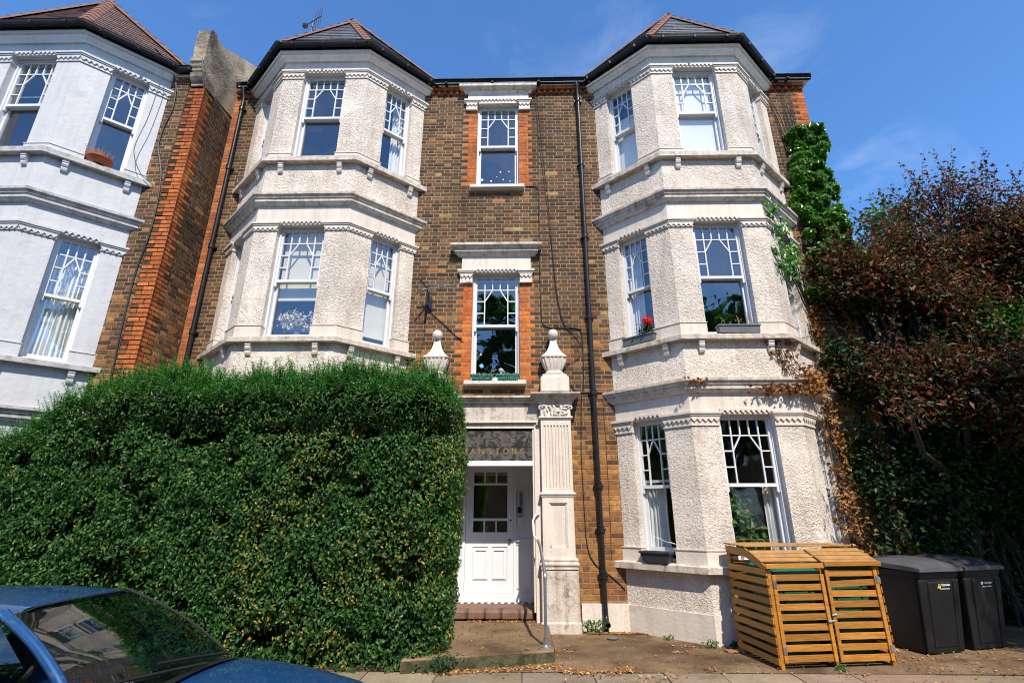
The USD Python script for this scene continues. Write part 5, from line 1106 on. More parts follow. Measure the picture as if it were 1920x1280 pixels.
        emit(p, 'ring_mark', G().frame(ring, base, (1, 0, 0), sl, nrm, 0, .0015), M_LETTER if not sticker else M_YELL)
        if sticker: emit(p, 'sticker', G().frame([(-.035, -.03), (.02, -.032), (.022, -.005), (-.02, .0)], base + [0, 0, -.004], (1, 0, 0), sl, nrm, -.0005, .0008), M_YELL)
    return p
wheelie('wheelie_bin', 'black wheelie bin with a torn yellow sticker, next to the timber bin store', (5.06, 7.07, 0), 16, M_BIN, M_BINLID, True, True, ringx=.05, w=.67, dpt=.76)
M_BINLID2 = plain('black_bin_lid', (0.04, 0.04, 0.043), 0.32, 0.2, 6)
wheelie('wheelie_bin', 'black wheelie bin with clean white lettering, rightmost in the picture', (5.78, 7.30, 0), 17, M_BIN, M_BINLID2, True, False, ringx=.03, w=.66, dpt=.76)
wheelie('wheelie_bin', 'green wheelie bin behind the left door of the timber store', (3.14, 6.62, 0.02), 7, M_GREEN, M_GREEN, w=.52, h=.98, dpt=.60)
wheelie('wheelie_bin', 'green wheelie bin behind the right door of the timber store', (3.78, 6.70, 0.02), 8, M_GREEN, M_GREEN, w=.54, h=.98, dpt=.60)
for k, (x, y, z, lb) in enumerate(((3.02, 6.62, 1.075, 'white carrier bag on the green bin under the left lid of the timber store'), (3.72, 6.85, 1.12, 'white carrier bag on the green bin under the right lid of the timber store'))):
    s = trimesh.creation.icosphere(3); v = s.vertices * (.15, .12, .06); v = v * (1 + .5 * (meshkit.fbm(s.vertices * 2.3 + k * 5, 3)[:, None] - .5)); emit(None, 'carrier_bag', G().raw(v + (x, y, z), s.faces), M_CURT, smooth=50, label=lb, cat='bag')

# ------------------------------------------------------------------ the blue car
CY = 3.565; ZR = -.325
car = thing('parked_car', 'dark blue dusty parked car with a sloping windscreen, bottom left', 'car', None, (0, CY, 0))
M_CAR = mat('blue_car_paint', {'g': ('geometry', {}), 'n': ('noise_texture', {'scale': 42, 'detail': 3, 'roughness': 0.6}), 'r': ('rgb_ramp', {'ramp': [(0.56, (0.002, 0.050, 0.165)), (0.64, (0.06, 0.105, 0.14))]}), 'n2': ('noise_texture', {'scale': 3, 'detail': 4}), 'r2': ('rgb_ramp', {'ramp': [(.4, (.0,) * 3), (.65, (1,) * 3)]}),
    'mx': ('mix', {'color1': (0.002, 0.050, 0.165)}), 'p': ('principled_bsdf', {'metallic': 0.25, 'roughness': 0.42, 'coat_weight': 1.0, 'coat_roughness': 0.05})},
    [('g.position', 'n.vector'), ('g.position', 'n2.vector'), ('n.fac', 'r.fac'), ('n2.fac', 'r2.fac'), ('r2.color', 'mx.fac'), ('r.color', 'mx.color2'), ('mx.color', 'p.base_color')])
M_CARGLASS = mat('windscreen_glass', {**SCHLICK, 't': ('transparent_bsdf', {'color': (.34, .52, .48)}), 'gl': ('glossy_bsdf', {'roughness': 0.0}), 'm': ('mix_closure', {}), 'g': ('geometry', {}), 'n': ('noise_texture', {'scale': 85, 'detail': 4, 'roughness': 0.7}), 'r': ('rgb_ramp', {'ramp': [(.62, (0, 0, 0)), (.72, (.28, .28, .28))]}),
    'd': ('diffuse_bsdf', {'color': (.16, .22, .17)}), 'm2': ('mix_closure', {})}, SCHLICK_L + [('sf.value', 'm.fac'), ('t.BSDF', 'm.closure1'), ('gl.BSDF', 'm.closure2'), ('g.position', 'n.vector'), ('n.fac', 'r.fac'), ('r.color', 'm2.fac'), ('m.closure', 'm2.closure1'), ('d.BSDF', 'm2.closure2')], surface='m2.closure')
def patch(g, rows):
    R_ = np.array(rows, float); a, b = R_.shape[:2]; i, j = np.meshgrid(np.arange(a - 1), np.arange(b - 1), indexing='ij')
    return g.raw(R_.reshape(-1, 3), np.stack([i * b + j, i * b + j + 1, (i + 1) * b + j + 1, (i + 1) * b + j], -1).reshape(-1, 4))
# lower body: cross sections along x; each runs from the far sill over the top to the near sill
def sect(x, hw, ztop, crown, zb=-.12, shoulder=.10, nseg=24):
    pts = []
    ys = [-hw * .93, -hw * .985, -hw, -hw * .985, -hw + shoulder * .35, -hw + shoulder]; zs = [zb, zb + .18, (zb + ztop) / 2 + .05, ztop - shoulder * 1.0, ztop - shoulder * .30, ztop - .012]
    for y, z in zip(ys, zs): pts.append((x, y, z))
    for t in np.linspace(-1, 1, 13)[1:-1]: pts.append((x, t * (hw - shoulder), ztop - .012 + crown * (1 - t * t) + .012 * (1 - t ** 8)))
    for y, z in list(zip(ys, zs))[::-1]: pts.append((x, -y, z))
    return pts
xs = [(-4.75, .60, .36, .02), (-4.70, .70, .48, .02), (-4.5, .77, .56, .03), (-4.1, .80, .60, .03), (-3.4, .81, .60, .03), (-2.7, .81, .60, .03), (-2.1, .81, .60, .045), (-1.8, .80, .575, .05), (-1.5, .785, .53, .05), (-1.2, .76, .465, .05), (-.98, .71, .385, .04), (-.86, .62, .29, .03), (-.80, .52, .18, .02)]
g = G(); patch(g, [sect(x, hw, zt, cr) for x, hw, zt, cr in xs]); emit(car, 'body', g, M_CAR, smooth=60)
g = G(); patch(g, [[(x, y, .612 + .05 * (1 - (y / .6) ** 2)) for y in np.linspace(-.62, .62, 9)] for x in (-2.34, -2.2, -2.06)]); emit(car, 'cowl', g, M_BLACK)
# greenhouse
TX = lambda y: -2.90 + .05 * (1 - (y / .47) ** 2)
def ws(u, t):   # windscreen: u across -1..1, t up 0..1
    yb_, yt_ = .66 * u, .475 * u
    xb_, zb_ = -2.19 + .07 * (1 - u * u) , .63 + .03 * (1 - u * u); xt_, zt_ = -2.90 + .05 * (1 - u * u), 1.07 + .02 * (1 - u * u)
    bulge = math.sin(math.pi * t) * .035
    return (xb_ + (xt_ - xb_) * t + bulge * .5, yb_ + (yt_ - yb_) * t, zb_ + (zt_ - zb_) * t + bulge)
g = G(); patch(g, [[ws(u, t) for u in np.linspace(-.97, .97, 15)] for t in np.linspace(0, .985, 9)]); emit(car, 'windscreen', g, M_CARGLASS, smooth=True)
for s in (-1, 1):
    L_ = [ws(s * 1.0, t) for t in np.linspace(-.03, 1.02, 10)]; emit(car, 'windscreen_pillar', G().tube(L_, .028 if s < 0 else .009, 8), M_CAR if s < 0 else M_DARK, smooth=True)
def roof(u, t):   # t from front 0 to rear 1
    x = TX(.47 * u) - 1.45 * t; z = 1.075 + .02 * (1 - u * u) + .028 * math.sin(math.pi * min(1, t * 1.1 + .05)) - .08 * max(0, t - .75)
    w = .475 + .03 * math.sin(math.pi * t)
    drop = .05 * max(0, abs(u) - .8) / .2
    return (x, w * u * (1.04 if abs(u) > .9 else 1), z - drop + .0)
g = G(); patch(g, [[roof(u, t) for u in np.linspace(-1, 1, 21)] for t in np.linspace(-.012, 1, 16)]); emit(car, 'roof', g, M_CAR, smooth=60)
emit(car, 'windscreen_seal', G().tube([(x + .008, y, z - .004) for x, y, z in [roof(u, -.012) for u in np.linspace(-1, 1, 15)]], .004, 6), M_DARK)
for s in (-1, 1):
    top = [roof(s, t) for t in np.linspace(0, 1, 8)]; bot = [(-2.22 - 2.0 * t, s * .70, .605) for t in np.linspace(0, 1, 8)]
    g = G(); patch(g, [top, [tuple(.5 * (np.array(a) + np.array(b)) + (0, s * .03, .02)) for a, b in zip(top, bot)], bot]); emit(car, 'side_window', g, M_CARGLASS, smooth=True)
    emit(car, 'roof_rail', G().tube(top, .026, 8), M_CAR, smooth=True); emit(car, 'door_pillar', G().tube([top[3], bot[3]], .035, 6), M_BLACK)
rr = [roof(u, 1) for u in np.linspace(-1, 1, 9)]; rb = [(-4.45, y, .60) for y in np.linspace(-.6, .6, 9)]
g = G(); patch(g, [rr, rb]); emit(car, 'rear_window', g, M_CARGLASS)
emit(car, 'dashboard', G().cbox((-2.40, 0, .60), (.5, 1.2, .1), .04), M_DARK); 
for s in (-1, 1): emit(car, 'seat', G().cbox((-3.35, s * .33, .62), (.16, .46, .56), .06).cbox((-3.35, s * .33, .95), (.10, .26, .16), .04), M_DARK)
a = np.linspace(0, 2 * np.pi, 20); emit(car, 'steering_wheel', G().tube([(-2.68 + .08 * math.sin(t), -.33 + .18 * math.cos(t), .74 + .16 * math.sin(t)) for t in a], .014, 6, caps=False), M_DARK)
for (y0_, y1_) in ((.18, -.36), (.52, .0)):
    g = G(); p0 = np.array(ws(y0_ / .66, .0)) + (.05, 0, .02); p1 = np.array(ws(y1_ / .66, .10)) + (.012, 0, .02); g.tube([p0, p1], .011, 6); g.tube([p0 + (p1 - p0) * .35 + (.01, 0, .004), p1 + (p1 - p0) * .25 + (0, 0, .0)], .008, 6); emit(car, 'wiper', g, M_BLACK)
for x in (-1.62, -4.05):
    for s in (-1, 1):
        aa = np.linspace(0, 2 * np.pi, 25)[:-1]; w_ = emit(car, 'wheel', G().frame([(.29 * math.cos(t), .29 * math.sin(t)) for t in aa], (x, s * .74 - .09, ZR + .29), (1, 0, 0), ZUP, (0, 1, 0), 0, .18), M_DARK)
        emit(w_, 'wheel_rim', G().frame([(.19 * math.cos(t), .19 * math.sin(t)) for t in aa], (x, s * .74 + s * .092 - .005, ZR + .29), (1, 0, 0), ZUP, (0, 1, 0), 0, .01), M_GALV)
emit(car, 'wing_mirror', G().cbox((-2.60, -.92, .66), (.10, .16, .12), .04), M_CAR, smooth=40)
for s in (-1, 1): emit(car, 'headlight', G().cbox((-.93, s * .48, .27), (.16, .26, .12), .05), M_GLASS)
emit(car, 'number_plate', G().box(-.80, -.26, .0, -.785, .26, .11), M_LETTER)

# ------------------------------------------------------------------ hedge
hd = thing('privet_hedge', 'large clipped green hedge with some yellowing leaves, standing in front of the left bay', 'hedge')
rng = np.random.default_rng(60)
HX0, HX1, HY0, HY1 = -9.6, -.83, 6.20, 7.45
def htop(x): return 3.36 - 1.0 * np.clip((-5.0 - x) / 2.0, 0, 1) ** 1.25 - .12 * np.clip((x + 1.6) / .9, 0, 1) ** 2 + .05 * np.sin(x * 2.1) + .04 * np.sin(x * 5.3 + 1)
def hedge_pts(n, r=.40):
    A_f, A_t, A_e = (HX1 - HX0) * 3.3, (HX1 - HX0) * 1.25, 3.3 * 1.25
    pf = np.array([A_f, A_t, A_e]); pf /= pf.sum(); ch = rng.choice(3, n, p=pf); U = rng.random((n, 2))
    P = np.zeros((n, 3)); a = ch == 0; P[a] = np.stack([HX0 + (HX1 - HX0) * U[a, 0], np.full(a.sum(), HY0), U[a, 1]], 1)
    a = ch == 1; P[a] = np.stack([HX0 + (HX1 - HX0) * U[a, 0], HY0 + (HY1 - HY0) * U[a, 1], np.ones(a.sum())], 1)
    a = ch == 2; P[a] = np.stack([np.full(a.sum(), HX1), HY0 + (HY1 - HY0) * U[a, 0], U[a, 1]], 1)
    Z = P[:, 2] * htop(P[:, 0]); P[:, 2] = Z; top = htop(P[:, 0])
    Q = np.stack([np.clip(P[:, 0], HX0 - 9, HX1 - r), np.clip(P[:, 1], HY0 + r, HY1 - r), np.minimum(P[:, 2], top - r * 1.25)], 1)
    d = P - Q; L = np.linalg.norm(d, axis=1, keepdims=True) + 1e-9; N = d / L
    S = Q + N * (r * np.array([1, 1, 1.2]))
    S[:, 1] -= .11 * np.exp(-((S[:, 2] - 2.95) / .17) ** 2) * np.clip(-N[:, 1], 0, 1); S[:, 1] += .10 * np.exp(-((S[:, 2] - 2.60) / .13) ** 2) * np.clip(-N[:, 1], 0, 1) * np.clip((S[:, 0] + 6.0) / 1.0, 0, 1)
    S[:, 0] -= (.10 * np.clip((1.4 - S[:, 2]) / 1.4, 0, 1)) * (N[:, 0] > .3)
    return S, N
S, N_ = hedge_pts(105000)
bump = meshkit.fbm(S * 3.1, 3) - .5
fine = meshkit.fbm(S * 11, 2) - .5; depth = rng.exponential(.06, len(S)); S2 = S + N_ * (bump * .30 + fine * .10 - depth + .035)[:, None] + rng.normal(0, .012, S.shape)
keep = ~((bump + fine * .5 < -.12) & (depth < .09) & (S[:, 2] < 2.6) & (N_[:, 0] < .3)); S2, N2, S0 = S2[keep], N_[keep], S[keep]
yel = (meshkit.fbm(S0 * 1.9 + 9, 3) > .485 - .10 * (S0[:, 0] > -1.2)) & (S0[:, 0] > -3.3) & (S0[:, 2] < 2.75) & (rng.random(len(S0)) < .23)
front = S0[:, 2] > 2.78
g = G(); a = ~yel & ~front; leaf_cloud(g, S2[a], N2[a], .050, .030, rng, .22, .42, np.array([0, -.2, -.6]))
a = ~yel & front; leaf_cloud(g, S2[a], N2[a], .052, .020, rng, .18, .45, np.array([0, -.3, .7])); emit(hd, 'foliage', g, M_HEDGE)
g = G(); leaf_cloud(g, S2[yel], N2[yel], .042, .024, rng, .18, .55); emit(hd, 'turning_leaves', g, M_HEDGEY)
# upright shoots on the crown
g = G(); sg = G(); S, N_ = hedge_pts(22000); k = (N_[:, 2] > .12) & (S[:, 2] > 2.3) & ((N_[:, 1] < .3) | (rng.random(len(S)) < .2)); S = S[k][:3600]
C = []; NN = []; TT = []
for p in S:
    L = rng.choice([rng.uniform(.08, .2), rng.uniform(.14, .36)], p=[.7, .3]); dr_ = np.array([rng.normal(0, .3), rng.normal(-.22, .3), 1.0]); dr_ /= np.linalg.norm(dr_); nl = int(L / .022)
    sg.tube([p - dr_ * .06, p + dr_ * L], .0022, 3, caps=False)
    for q in range(nl):
        for s in (-1, 1):
            ax = np.array([math.cos(q * 1.57), math.sin(q * 1.57), 0]) * s; C.append(p + dr_ * (L * (q + .7) / nl) + ax * .016); TT.append(ax * .8 + dr_ * .7); NN.append(dr_ - ax * .3)
leaf_cloud(g, np.array(C), np.array(NN), .040, .016, rng, .2, .9, np.array(TT)); emit(hd, 'shoots', g, leafmat('hedge_shoot_leaf', [(0, (.03, .11, .022)), (.6, (.055, .18, .038)), (1, (.10, .26, .06))], .46, .35, (1.2, 1.9, .4), .35)); emit(hd, 'shoot_stems', sg, M_TWIG)
# woody core
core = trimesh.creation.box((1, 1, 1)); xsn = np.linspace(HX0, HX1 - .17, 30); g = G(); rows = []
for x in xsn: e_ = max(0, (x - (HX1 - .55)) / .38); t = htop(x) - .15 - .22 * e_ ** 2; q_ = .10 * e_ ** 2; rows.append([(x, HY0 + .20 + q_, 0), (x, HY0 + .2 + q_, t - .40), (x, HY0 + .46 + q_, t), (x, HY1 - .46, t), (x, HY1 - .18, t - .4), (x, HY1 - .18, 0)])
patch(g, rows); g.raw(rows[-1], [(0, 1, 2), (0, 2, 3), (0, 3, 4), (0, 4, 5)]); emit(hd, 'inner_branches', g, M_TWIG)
g = G()
for x in np.arange(HX0 + .3, HX1 - .3, .33): g.tube([(x, 6.75, 0), (x + rng.normal(0, .05), 6.7, .5), (x + rng.normal(0, .1), 6.7, 1.4)], [.03, .025, .012], 6)
emit(hd, 'trunks', g, M_BARK)

# ------------------------------------------------------------------ trees and climbers at the right
def tree(name, label, base, lobes, leafm, seed, ntw, nleaf, L, W, trunk_r, spray=0, group=None, gap=.42, cat='tree', zlean=0.0):
    rng = np.random.default_rng(seed); p = thing(name, label, cat, group); base = np.array(base, float); wood = G(); wt = np.array([l[3] * l[4] * l[5] for l in lobes]) ** .67; wt /= wt.sum()
    cen = np.array([l[:3] for l in lobes]); top = cen.mean(0)
    fork = base + (top - base) * .42 + rng.normal(0, .08, 3); wood.tube([base - [0, 0, .1], base + (fork - base) * .5 + rng.normal(0, .05, 3), fork], [trunk_r, trunk_r * .82, trunk_r * .7], 9)
    mids = []
    for l in lobes:
        c = np.array(l[:3]); m = (fork + c) / 2 + rng.normal(0, .12, 3) + [0, 0, .1]; wood.tube([fork, m, c], [trunk_r * .55, trunk_r * .36, trunk_r * .16], 7); mids.append((m, c))
    C = []; NN = []; twigs = G()
    for k in range(ntw):
        i = rng.choice(len(lobes), p=wt); l = lobes[i]; d = rng.normal(0, 1, 3); d /= np.linalg.norm(d); rr = rng.random() ** .38
        q = np.array(l[:3]) + d * np.array(l[3:6]) * rr
        if meshkit.fbm(q[None] * .9 + seed, 2)[0] < gap: continue
        st_ = np.array(l[:3]) * .6 + mids[i][0] * .4 if rr < .6 else np.array(l[:3]) + (q - np.array(l[:3])) * .35
        if k % 2 == 0: twigs.tube([st_, (st_ + q) / 2 + [0, 0, .06], q], [.014, .009, .004], 4, caps=False)
        n = rng.poisson(nleaf); sp = rng.uniform(.12, .24); P = q + rng.normal(0, 1, (n, 3)) * (sp, sp, sp * .55); C.append(P); NN.append(np.tile(d * .5 + [0, 0, .8], (n, 1)))
    for k in range(spray):
        i = rng.choice(len(lobes), p=wt); l = lobes[i]; d = rng.normal(0, 1, 3); d[2] = abs(d[2]) + .5; d /= np.linalg.norm(d); q = np.array(l[:3]) + d * np.array(l[3:6]) * .95; dv = d * .4 + [rng.normal(0, .3), rng.normal(0, .2), .8]; dv /= np.linalg.norm(dv); Ls = rng.uniform(.25, .95); e = q + dv * Ls + [0, 0, .0]
        twigs.tube([q - dv * .3, q, e], [.006, .005, .002], 4, caps=False); n = int(Ls / .05); t = (np.arange(n) + .5) / n; sd_ = rng.normal(0, 1, (n, 3)) * .03; C.append(q + np.outer(t, e - q) + sd_); NN.append(np.tile([0, -.3, .7], (n, 1)))
    C, NN = np.vstack(C), np.vstack(NN); g = G(); leaf_cloud(g, C, NN, L, W, rng, .2, .45, np.array([0, 0, -.25]))
    emit(p, 'trunk', wood, M_BARK, smooth=60); emit(p, 'twigs', twigs, M_BARK); emit(p, 'crown', g, leafm); return p
tree('copper_plum_tree', 'dark red copper leaved tree right of the block, above the bins', (6.95, 8.55, 0), [(8.0, 8.3, 6.6, 1.0, .9, .95), (7.1, 8.2, 5.9, .8, .7, .7), (9.2, 8.5, 6.1, 1.2, 1.1, 1.1), (6.2, 8.0, 5.3, .7, .55, .5), (5.75, 7.8, 4.75, .45, .35, .6), (7.6, 8.3, 5.0, .9, .7, .6), (5.55, 7.65, 3.75, .5, .3, .28), (6.2, 7.35, 3.6, .7, .45, .33), (7.0, 7.0, 3.45, .75, .55, .38), (7.7, 6.8, 3.2, .7, .55, .4), (7.3, 6.9, 2.75, .55, .45, .3), (6.5, 7.2, 3.1, .5, .4, .3), (6.0, 7.9, 4.5, .5, .35, .4), (7.2, 8.0, 4.3, .7, .4, .4), (8.6, 7.2, 3.6, .9, .7, .5), (4.85, 6.3, 2.95, .25, .2, .35), (6.5, 7.8, 4.3, .6, .45, .35), (6.8, 8.0, 5.2, .8, .5, .5), (5.5, 7.9, 5.6, .35, .2, .45), (5.42, 7.9, 4.85, .35, .2, .5), (5.75, 7.7, 5.3, .5, .35, .5), (6.5, 7.7, 4.8, .7, .4, .4)], M_COPPER, 70, 3500, 22, .088, .046, .11, 330, gap=.455)
tree('sycamore_tree', 'tall fresh green tree glimpsed behind the copper leaved tree', (8.6, 10.2, 0), [(7.7, 9.4, 7.15, .55, .6, .75), (8.9, 10.4, 5.8, 1.0, .9, .9), (10.6, 10.4, 6.2, 1.3, 1.1, 1.3), (9.6, 10.0, 4.6, 1.6, 1.0, 1.0), (7.6, 9.6, 4.9, .9, .6, .9), (7.1, 8.3, 4.7, .8, .4, .45), (8.0, 8.2, 4.7, .8, .5, .5), (7.5, 8.6, 5.6, .9, .5, .6), (6.3, 8.9, 4.4, .7, .4, .6)], leafmat('tree_leaf_mid_green', [(0, (.018, .05, .010)), (.6, (.035, .10, .018)), (1, (.08, .17, .03))], .45, .30, (1.5, 2.0, .3), .3), 71, 1250, 26, .11, .075, .13, 12, gap=.42)
tree('elder_bush', 'dark green bush between the bins and the copper leaved tree', (7.6, 8.6, 0), [(6.2, 8.4, 2.1, .6, .25, 1.1), (7.2, 8.6, 2.3, .8, .3, 1.1), (8.3, 8.8, 2.2, .9, .3, 1.0), (5.5, 8.02, 2.2, .36, .12, 1.5), (5.45, 7.98, 4.0, .36, .14, .7), (6.3, 8.5, 3.9, .7, .3, .7), (7.6, 8.8, 4.0, 1.0, .35, .7), (6.6, 8.5, 4.6, .8, .3, .4), (8.4, 8.8, 3.2, .8, .3, .6), (6.9, 8.0, 2.7, .7, .3, .5), (7.6, 7.9, 2.2, .7, .3, .7), (6.3, 8.05, 1.9, .5, .3, .9)], M_DGREEN, 72, 1900, 26, .10, .06, .05, 6, gap=.36, cat='bush')
# trees outside the frame, whose shade falls on the bins
tree('roadside_tree', 'green tree beyond the right edge of the picture', (10.2, 4.6, -.1), [(8.1, 4.6, 5.7, 1.5, 1.1, 1.1), (9.7, 4.6, 5.4, 1.5, 1.3, 1.2), (7.7, 3.4, 6.3, 1.1, 1.0, .9), (9.9, 6.2, 5.0, 1.1, 1.2, 1.0), (11.2, 5.2, 4.6, 1.3, 1.3, 1.2)], M_LGREEN, 73, 1000, 26, .12, .07, .14)
# hedge of ivy behind the bins
iv = thing('ivy_bank', 'dark bank of ivy behind the black wheelie bins', 'ivy'); rng = np.random.default_rng(80); n = 21000
U = rng.random((n, 2)); X = 5.85 + 5.2 * U[:, 0]; Zv = 4.5 * U[:, 1] ** 1.05; Yv = 8.75 + .25 * np.sin(X * 1.7) + .15 * Zv * 0 - .28 * (meshkit.fbm(np.stack([X * 1.4, Zv * 1.4, 0 * X], 1), 3) - .5) * 2 - .12 * (X - 5.85) * .5
P = np.stack([X, Yv + rng.exponential(.06, n), Zv], 1); g = G(); lobed_cloud(g, P, np.tile([0, -.9, .3], (n, 1)), .085, rng, .6); emit(iv, 'foliage', g, M_DGREEN)
g = G(); rows = [[(x, 9.05 + .25 * math.sin(x * 1.7) - .06 * (x - 5.85), z) for z in (0, 1, 2, 3, 4.3)] for x in np.linspace(5.9, 11.2, 14)]; patch(g, rows); emit(iv, 'inner_stems', g, M_TWIG)
g = G()
for k in range(16): x = rng.uniform(6, 8.2); g.tube([(x, 8.5, 0), (x + rng.normal(0, .15), 8.5, .8), (x + rng.normal(0, .3), 8.5, 2.2)], [.022, .018, .01], 6)
emit(iv, 'stems', g, M_BARK)
# living creeper on the corner of the block
cr = thing('green_creeper', 'bright green creeper climbing the top right corner of the brick block', 'climber'); n = 11000; g = G()
n = 26000; Zc = 4.9 + 3.98 * rng.random(n); fr_ = (Zc - 4.9) / 4.0
xl = 5.05 + .18 * fr_ + .22 * (meshkit.fbm(np.stack([Zc * 2.3, 0 * Zc, 0 * Zc], 1), 3) - .5) * 2; xr2 = 6.12 - .22 * fr_ ** 3 + .30 * (meshkit.fbm(np.stack([Zc * 1.9, 0 * Zc + 7, 0 * Zc], 1), 3) - .5) * 2
Xc = xl + (xr2 - xl) * rng.random(n); edge = np.minimum(Xc - xl, xr2 - Xc); top_ = 8.80 + .16 * (meshkit.fbm(np.stack([Xc * 4, 0 * Xc, 0 * Xc + 3], 1), 3) - .5) * 4 - .25 * np.exp(-((Xc - 5.56) / .07) ** 2)
q3 = np.stack([Xc * 5.2, 0 * Xc, Zc * 4.4], 1); body_ = meshkit.fbm(q3, 3); th = (.10 + .40 * np.clip(body_ - .30, 0, .6)) * np.clip(edge / .12 + .25, 0, 1)
ok = (Zc < top_) & (body_ + .25 * meshkit.fbm(q3 * 4, 2) > .44) & ~((Xc < 5.45) & (Zc < 6.6) & (body_ < .52)); C = np.stack([Xc, D - .02 - th * (1 - rng.exponential(.22, n).clip(0, 1)), Zc], 1)[ok]
lobed_cloud(g, C, np.tile([.1, -.85, .5], (len(C), 1)), .082, rng, .66); emit(cr, 'foliage', g, M_IVY)
g = G()
for k in range(14): x = rng.uniform(5.2, 5.75); g.tube([(x + .2, D - .03, 4.5), (x + rng.normal(.1, .08), D - .03, 6.2), (x + rng.normal(0, .06), D - .03, 7.6), (x + rng.normal(-.1, .08), D - .025, rng.uniform(8.2, 9.7))], [.014, .011, .008, .004], 5)
emit(cr, 'stems', g, M_BARK)
# small sprays of green creeper on the right side of the bay
off = bay_off(XC_R, D)
def chamfer_pt(t, z, dd=.03): o = off(0); q = o[2] + (o[3] - o[2]) * t; nn = np.array([BB, -BC]) / LCH; return np.array([*(q + nn * dd), z])
sp = thing('creeper_spray', 'loose sprays of green creeper on the right flank of the bay, under the upper cornice', 'climber'); g = G(); sg = G()
for k in range(26):
    t0, z = rng.uniform(.05, .75), rng.uniform(5.3, 6.45); c = chamfer_pt(t0, z, .06); P = c + rng.normal(0, 1, (16, 3)) * (.07, .07, .07); lobed_cloud(g, P, np.tile([.3, -.8, .4], (16, 1)), .085, rng, .65); sg.tube([chamfer_pt(.8, z - .5, .03), chamfer_pt(.5, z - .1, .05), c], [.006, .004, .002], 4)
emit(sp, 'foliage', g, M_IVY); emit(sp, 'stems', sg, M_BARK)
# withered creeper
wc = thing('withered_creeper', 'brown withered creeper on the lower right side of the cream bay', 'climber'); g = G(); sg = G()
def dead(c, n, s): P = np.array(c) + rng.normal(0, 1, (n, 3)) * s; lobed_cloud(g, P, np.tile([.1, -.9, .2], (n, 1)), .06, rng, .5)
for k in range(60): t_ = rng.uniform(-.02, .5); dead(chamfer_pt(t_, 3.47 + rng.normal(-.02, .07), .15), 9, (.05, .04, .05))
for k in range(30): dead((XC_R + BW - rng.uniform(0, .75) ** 1.3, D - BB - .10, 3.32 + rng.normal(0, .04)), 7, (.05, .03, .03))
for k in range(12): dead((XC_R - BW + rng.uniform(-.05, .22), D - BB - .12, 3.44), 4, (.04, .03, .02))
for k in range(120): z = rng.uniform(.2, 3.3); dead(chamfer_pt(.55 + .40 * rng.random() + .08 * math.sin(z * 3), z, .07), 9, (.07, .06, .08))
for k in range(70): z = rng.uniform(3.6, 5.2); dead(chamfer_pt(.80 + .25 * rng.random(), z, .07), 6, (.05, .05, .07))
for k in range(6):
    x = XC_R + .55 + .06 * k; pts = [(x - .10 + rng.normal(0, .05), D - BB - .02, 4.08), (x - .03, D - BB - .03, 3.9), (x + rng.normal(.05, .05), D - BB - .03, 3.7), (x + .12, D - BB - .13, 3.5)]; sg.tube(pts, .006, 5)
    for q in pts: dead(q, 5, (.03, .02, .05))
for k in range(7): sg.tube([chamfer_pt(.7 + .03 * k, .0, .03), chamfer_pt(.62 + .05 * k, 1.5, .05), chamfer_pt(.6 + .04 * k, 3.2, .05), chamfer_pt(.7 + .04 * k, 4.6, .04)], [.014, .011, .008, .004], 5)
emit(wc, 'leaves', g, M_DEAD); emit(wc, 'stems', sg, M_BARK)
# pale bare tendrils on the wall right of the top bay
bt = thing('bare_tendrils', 'pale bare creeper tendrils on the bricks beside the top right bay', 'climber'); sg = G()
for x0_, x1_, z1_ in ((5.25, 5.02, 9.75), (5.3, 5.12, 9.6), (5.45, 5.38, 9.8)): sg.tube([(x0_, D - .014, 8.6), ((x0_ + x1_) / 2 + .03, D - .014, 9.1), (x1_, D - .014, z1_)], [.007, .006, .003], 5)
emit(bt, 'stems', sg, M_DRY)

# ------------------------------------------------------------------ small things on the ground
rng = np.random.default_rng(90); P = []
for k in range(330):
    u = rng.random(); P.append((-.9 + 1.35 * u, 6.10 + .33 * u + rng.normal(.0, .045), .012))
for k in range(210): a = rng.uniform(-1.2, 1.6); P.append((.75 + .38 * math.sin(a) + rng.normal(0, .05), 6.28 - .12 * math.cos(a) + rng.normal(0, .05), .02))
for k in range(260): P.append((rng.uniform(.9, 1.9), 8.02 - max(0, (rng.uniform(0, 1))) * .12, .03))
for k in range(300): P.append((rng.uniform(2.5, 3.0), rng.uniform(6.9, 7.4), .03))
for k in range(110): P.append((rng.uniform(-1, 7), rng.uniform(5.3, 7.6), .03))
for k in range(260): P.append((rng.uniform(4.2, 7), rng.normal(7.2, .5), .03))
for q in range(14):
    cx_, cy_ = rng.uniform(.5, 6.5), rng.uniform(5.8, 7.3)
    for k in range(14): P.append((cx_ + rng.normal(0, .12), cy_ + rng.normal(0, .05), .03))
for k in range(120): P.append((rng.uniform(-.8, .2), rng.uniform(8.05, 8.18), .14))
for k in range(60): P.append((rng.uniform(-1, .3), rng.uniform(6.5, 8.1), .138))
P = np.array(P); ins = (P[:, 0] < .36) & (P[:, 1] > 6.12 + .26 * (P[:, 0] + 1.3)) & (P[:, 1] < 8.2); P[ins, 2] = .140
g = G(); leaf_cloud(g, P, np.tile([0, 0, 1.0], (len(P), 1)), .038, .026, rng, .2, .82); emit(None, 'leaf_litter', g, leafmat('fallen_leaf', [(0, (.08, .035, .014)), (.5, (.24, .095, .028)), (.85, (.40, .19, .05)), (1, (.5, .34, .12))], .7, .05, (1, 1, 1), .2), label='dry fallen leaves scattered over the forecourt and pavement', cat='leaves', kind='stuff')
g = G()
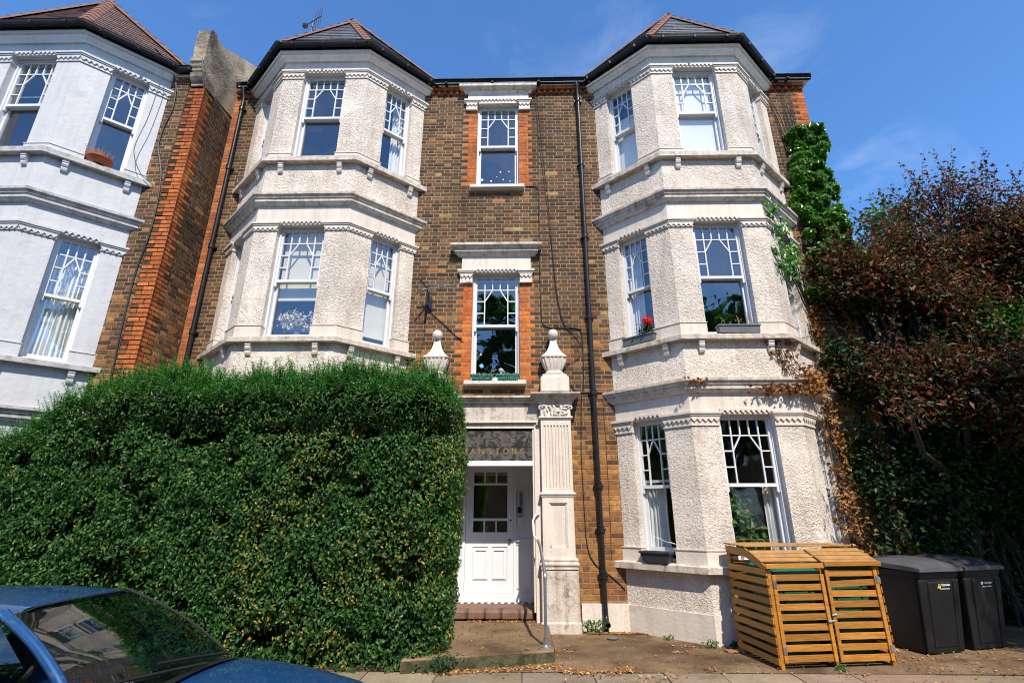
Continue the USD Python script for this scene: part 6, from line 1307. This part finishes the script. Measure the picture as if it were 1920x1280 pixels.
for k in range(420): q = np.array([rng.uniform(-1, 7), rng.uniform(5.2, 7.9), .018]); s = rng.uniform(.003, .009); g.cbox(q, (s * 2, s * 1.6, s), s * .3) if k < 160 else g.box(q[0], q[1], .008, q[0] + s, q[1] + s, .016 + s * .4)
emit(None, 'grit', g, plain('grit', (.33, .27, .2), .9, .4, 200), label='small stones and crumbs scattered on the concrete', cat='grit', kind='stuff')
def weed(label, c, n, s, m=M_LGREEN):
    p = thing('weed', label, 'weed'); g = G(); sg = G(); c = np.array(c)
    for k in range(n): t = c + rng.normal(0, 1, 3) * (s, s * .5, 0) + [0, 0, rng.uniform(.3, 1.6) * s]; sg.tube([c, t], .0018, 3, caps=False); q = t + rng.normal(0, .012, (5, 3)); leaf_cloud(g, q, np.tile([0, -.4, .8], (5, 1)), .028, .022, rng, .1, .6)
    emit(p, 'leaves', g, m); emit(p, 'stems', sg, m)
weed('leafy green weed at the foot of the pilaster beside the downpipe', (.99, 7.98, .01), 46, .10)
weed('small weed at the foot of the bay plinth corner', (2.36, 7.20, .01), 16, .05); weed('tiny weed along the base of the bay plinth', (1.93, 7.62, .01), 9, .035)
weed('small weed beside the left post of the bin store', (2.66, 7.22, .01), 12, .05, M_DGREEN); weed('green tuft under the right corner of the hedge', (-.86, 6.12, .01), 40, .10, M_DGREEN); weed('little weed under the bin store doors', (3.42, 6.30, .0), 10, .04)
s = trimesh.creation.icosphere(3); v = s.vertices * (.075, .05, .018); emit(None, 'flat_stone', G().raw(v * (1 + .15 * (meshkit.fbm(s.vertices * 2, 2)[:, None] - .5)) + (1.2, 7.62, .035), s.faces), M_GREYBOX, smooth=True, label='flat grey stone lying on the wet concrete', cat='stone')
emit(None, 'plank', G().cbox((2.63, 7.03, .03), (.34, .09, .022), .003, np.array([[.97, -.2, 0], [.2, .97, 0], [0, 0, 1]])), plain('old_plank', (.27, .12, .055), .8, .2, 20), label='short brown plank on the ground by the bin store', cat='plank')

# ------------------------------------------------------------------ the other side of the street, seen in the glass
ob = thing('opposite_terrace', 'brick terrace across the street, behind the viewer', 'house'); g = G(); g.box(-26, -19.4, -.6, 26, -13.4, 8.3, (.2, .1, .05)); emit(ob, 'wall', g, M_BRICK, tint=True)
g = G(); g.frame([(-13.1, 8.3), (-19.7, 8.3), (-16.4, 11.0)], (-26.2, 0, 0), (0, 1, 0), ZUP, (1, 0, 0), 0, 52.4); emit(ob, 'roof', g, M_SLATE, tint=True)
for k in range(13):
    for z in (.9, 4.3): x = -24 + k * 4; w = emit(ob, 'window', G().box(x - .75, -13.4, z - .1, x + .75, -13.33, z + 2.0), M_CREAM); emit(w, 'pane', G().box(x - .6, -13.36, z + .03, x + .6, -13.32, z + 1.88), M_GLASS)
def far_tree(label, x, y, h, seed):
    r = np.random.default_rng(seed); lob = [(x + r.normal(0, 1.5), y + r.normal(0, .8), h * (.40 + .48 * q / 8), 2.0, 1.6, 1.6) for q in range(9)]
    tree('street_tree', label, (x, y, -.4), lob, M_LGREEN, seed, 620, 26, .32, .22, .22, group=None, gap=.38)
far_tree('large leafy street tree across the road, right of the viewer', 9.5, -10.0, 13.5, 201); far_tree('leafy street tree across the road, behind the viewer', -0.5, -11.5, 14.5, 202); far_tree('leafy street tree across the road, left of the viewer', -12, -10.5, 10.5, 203)
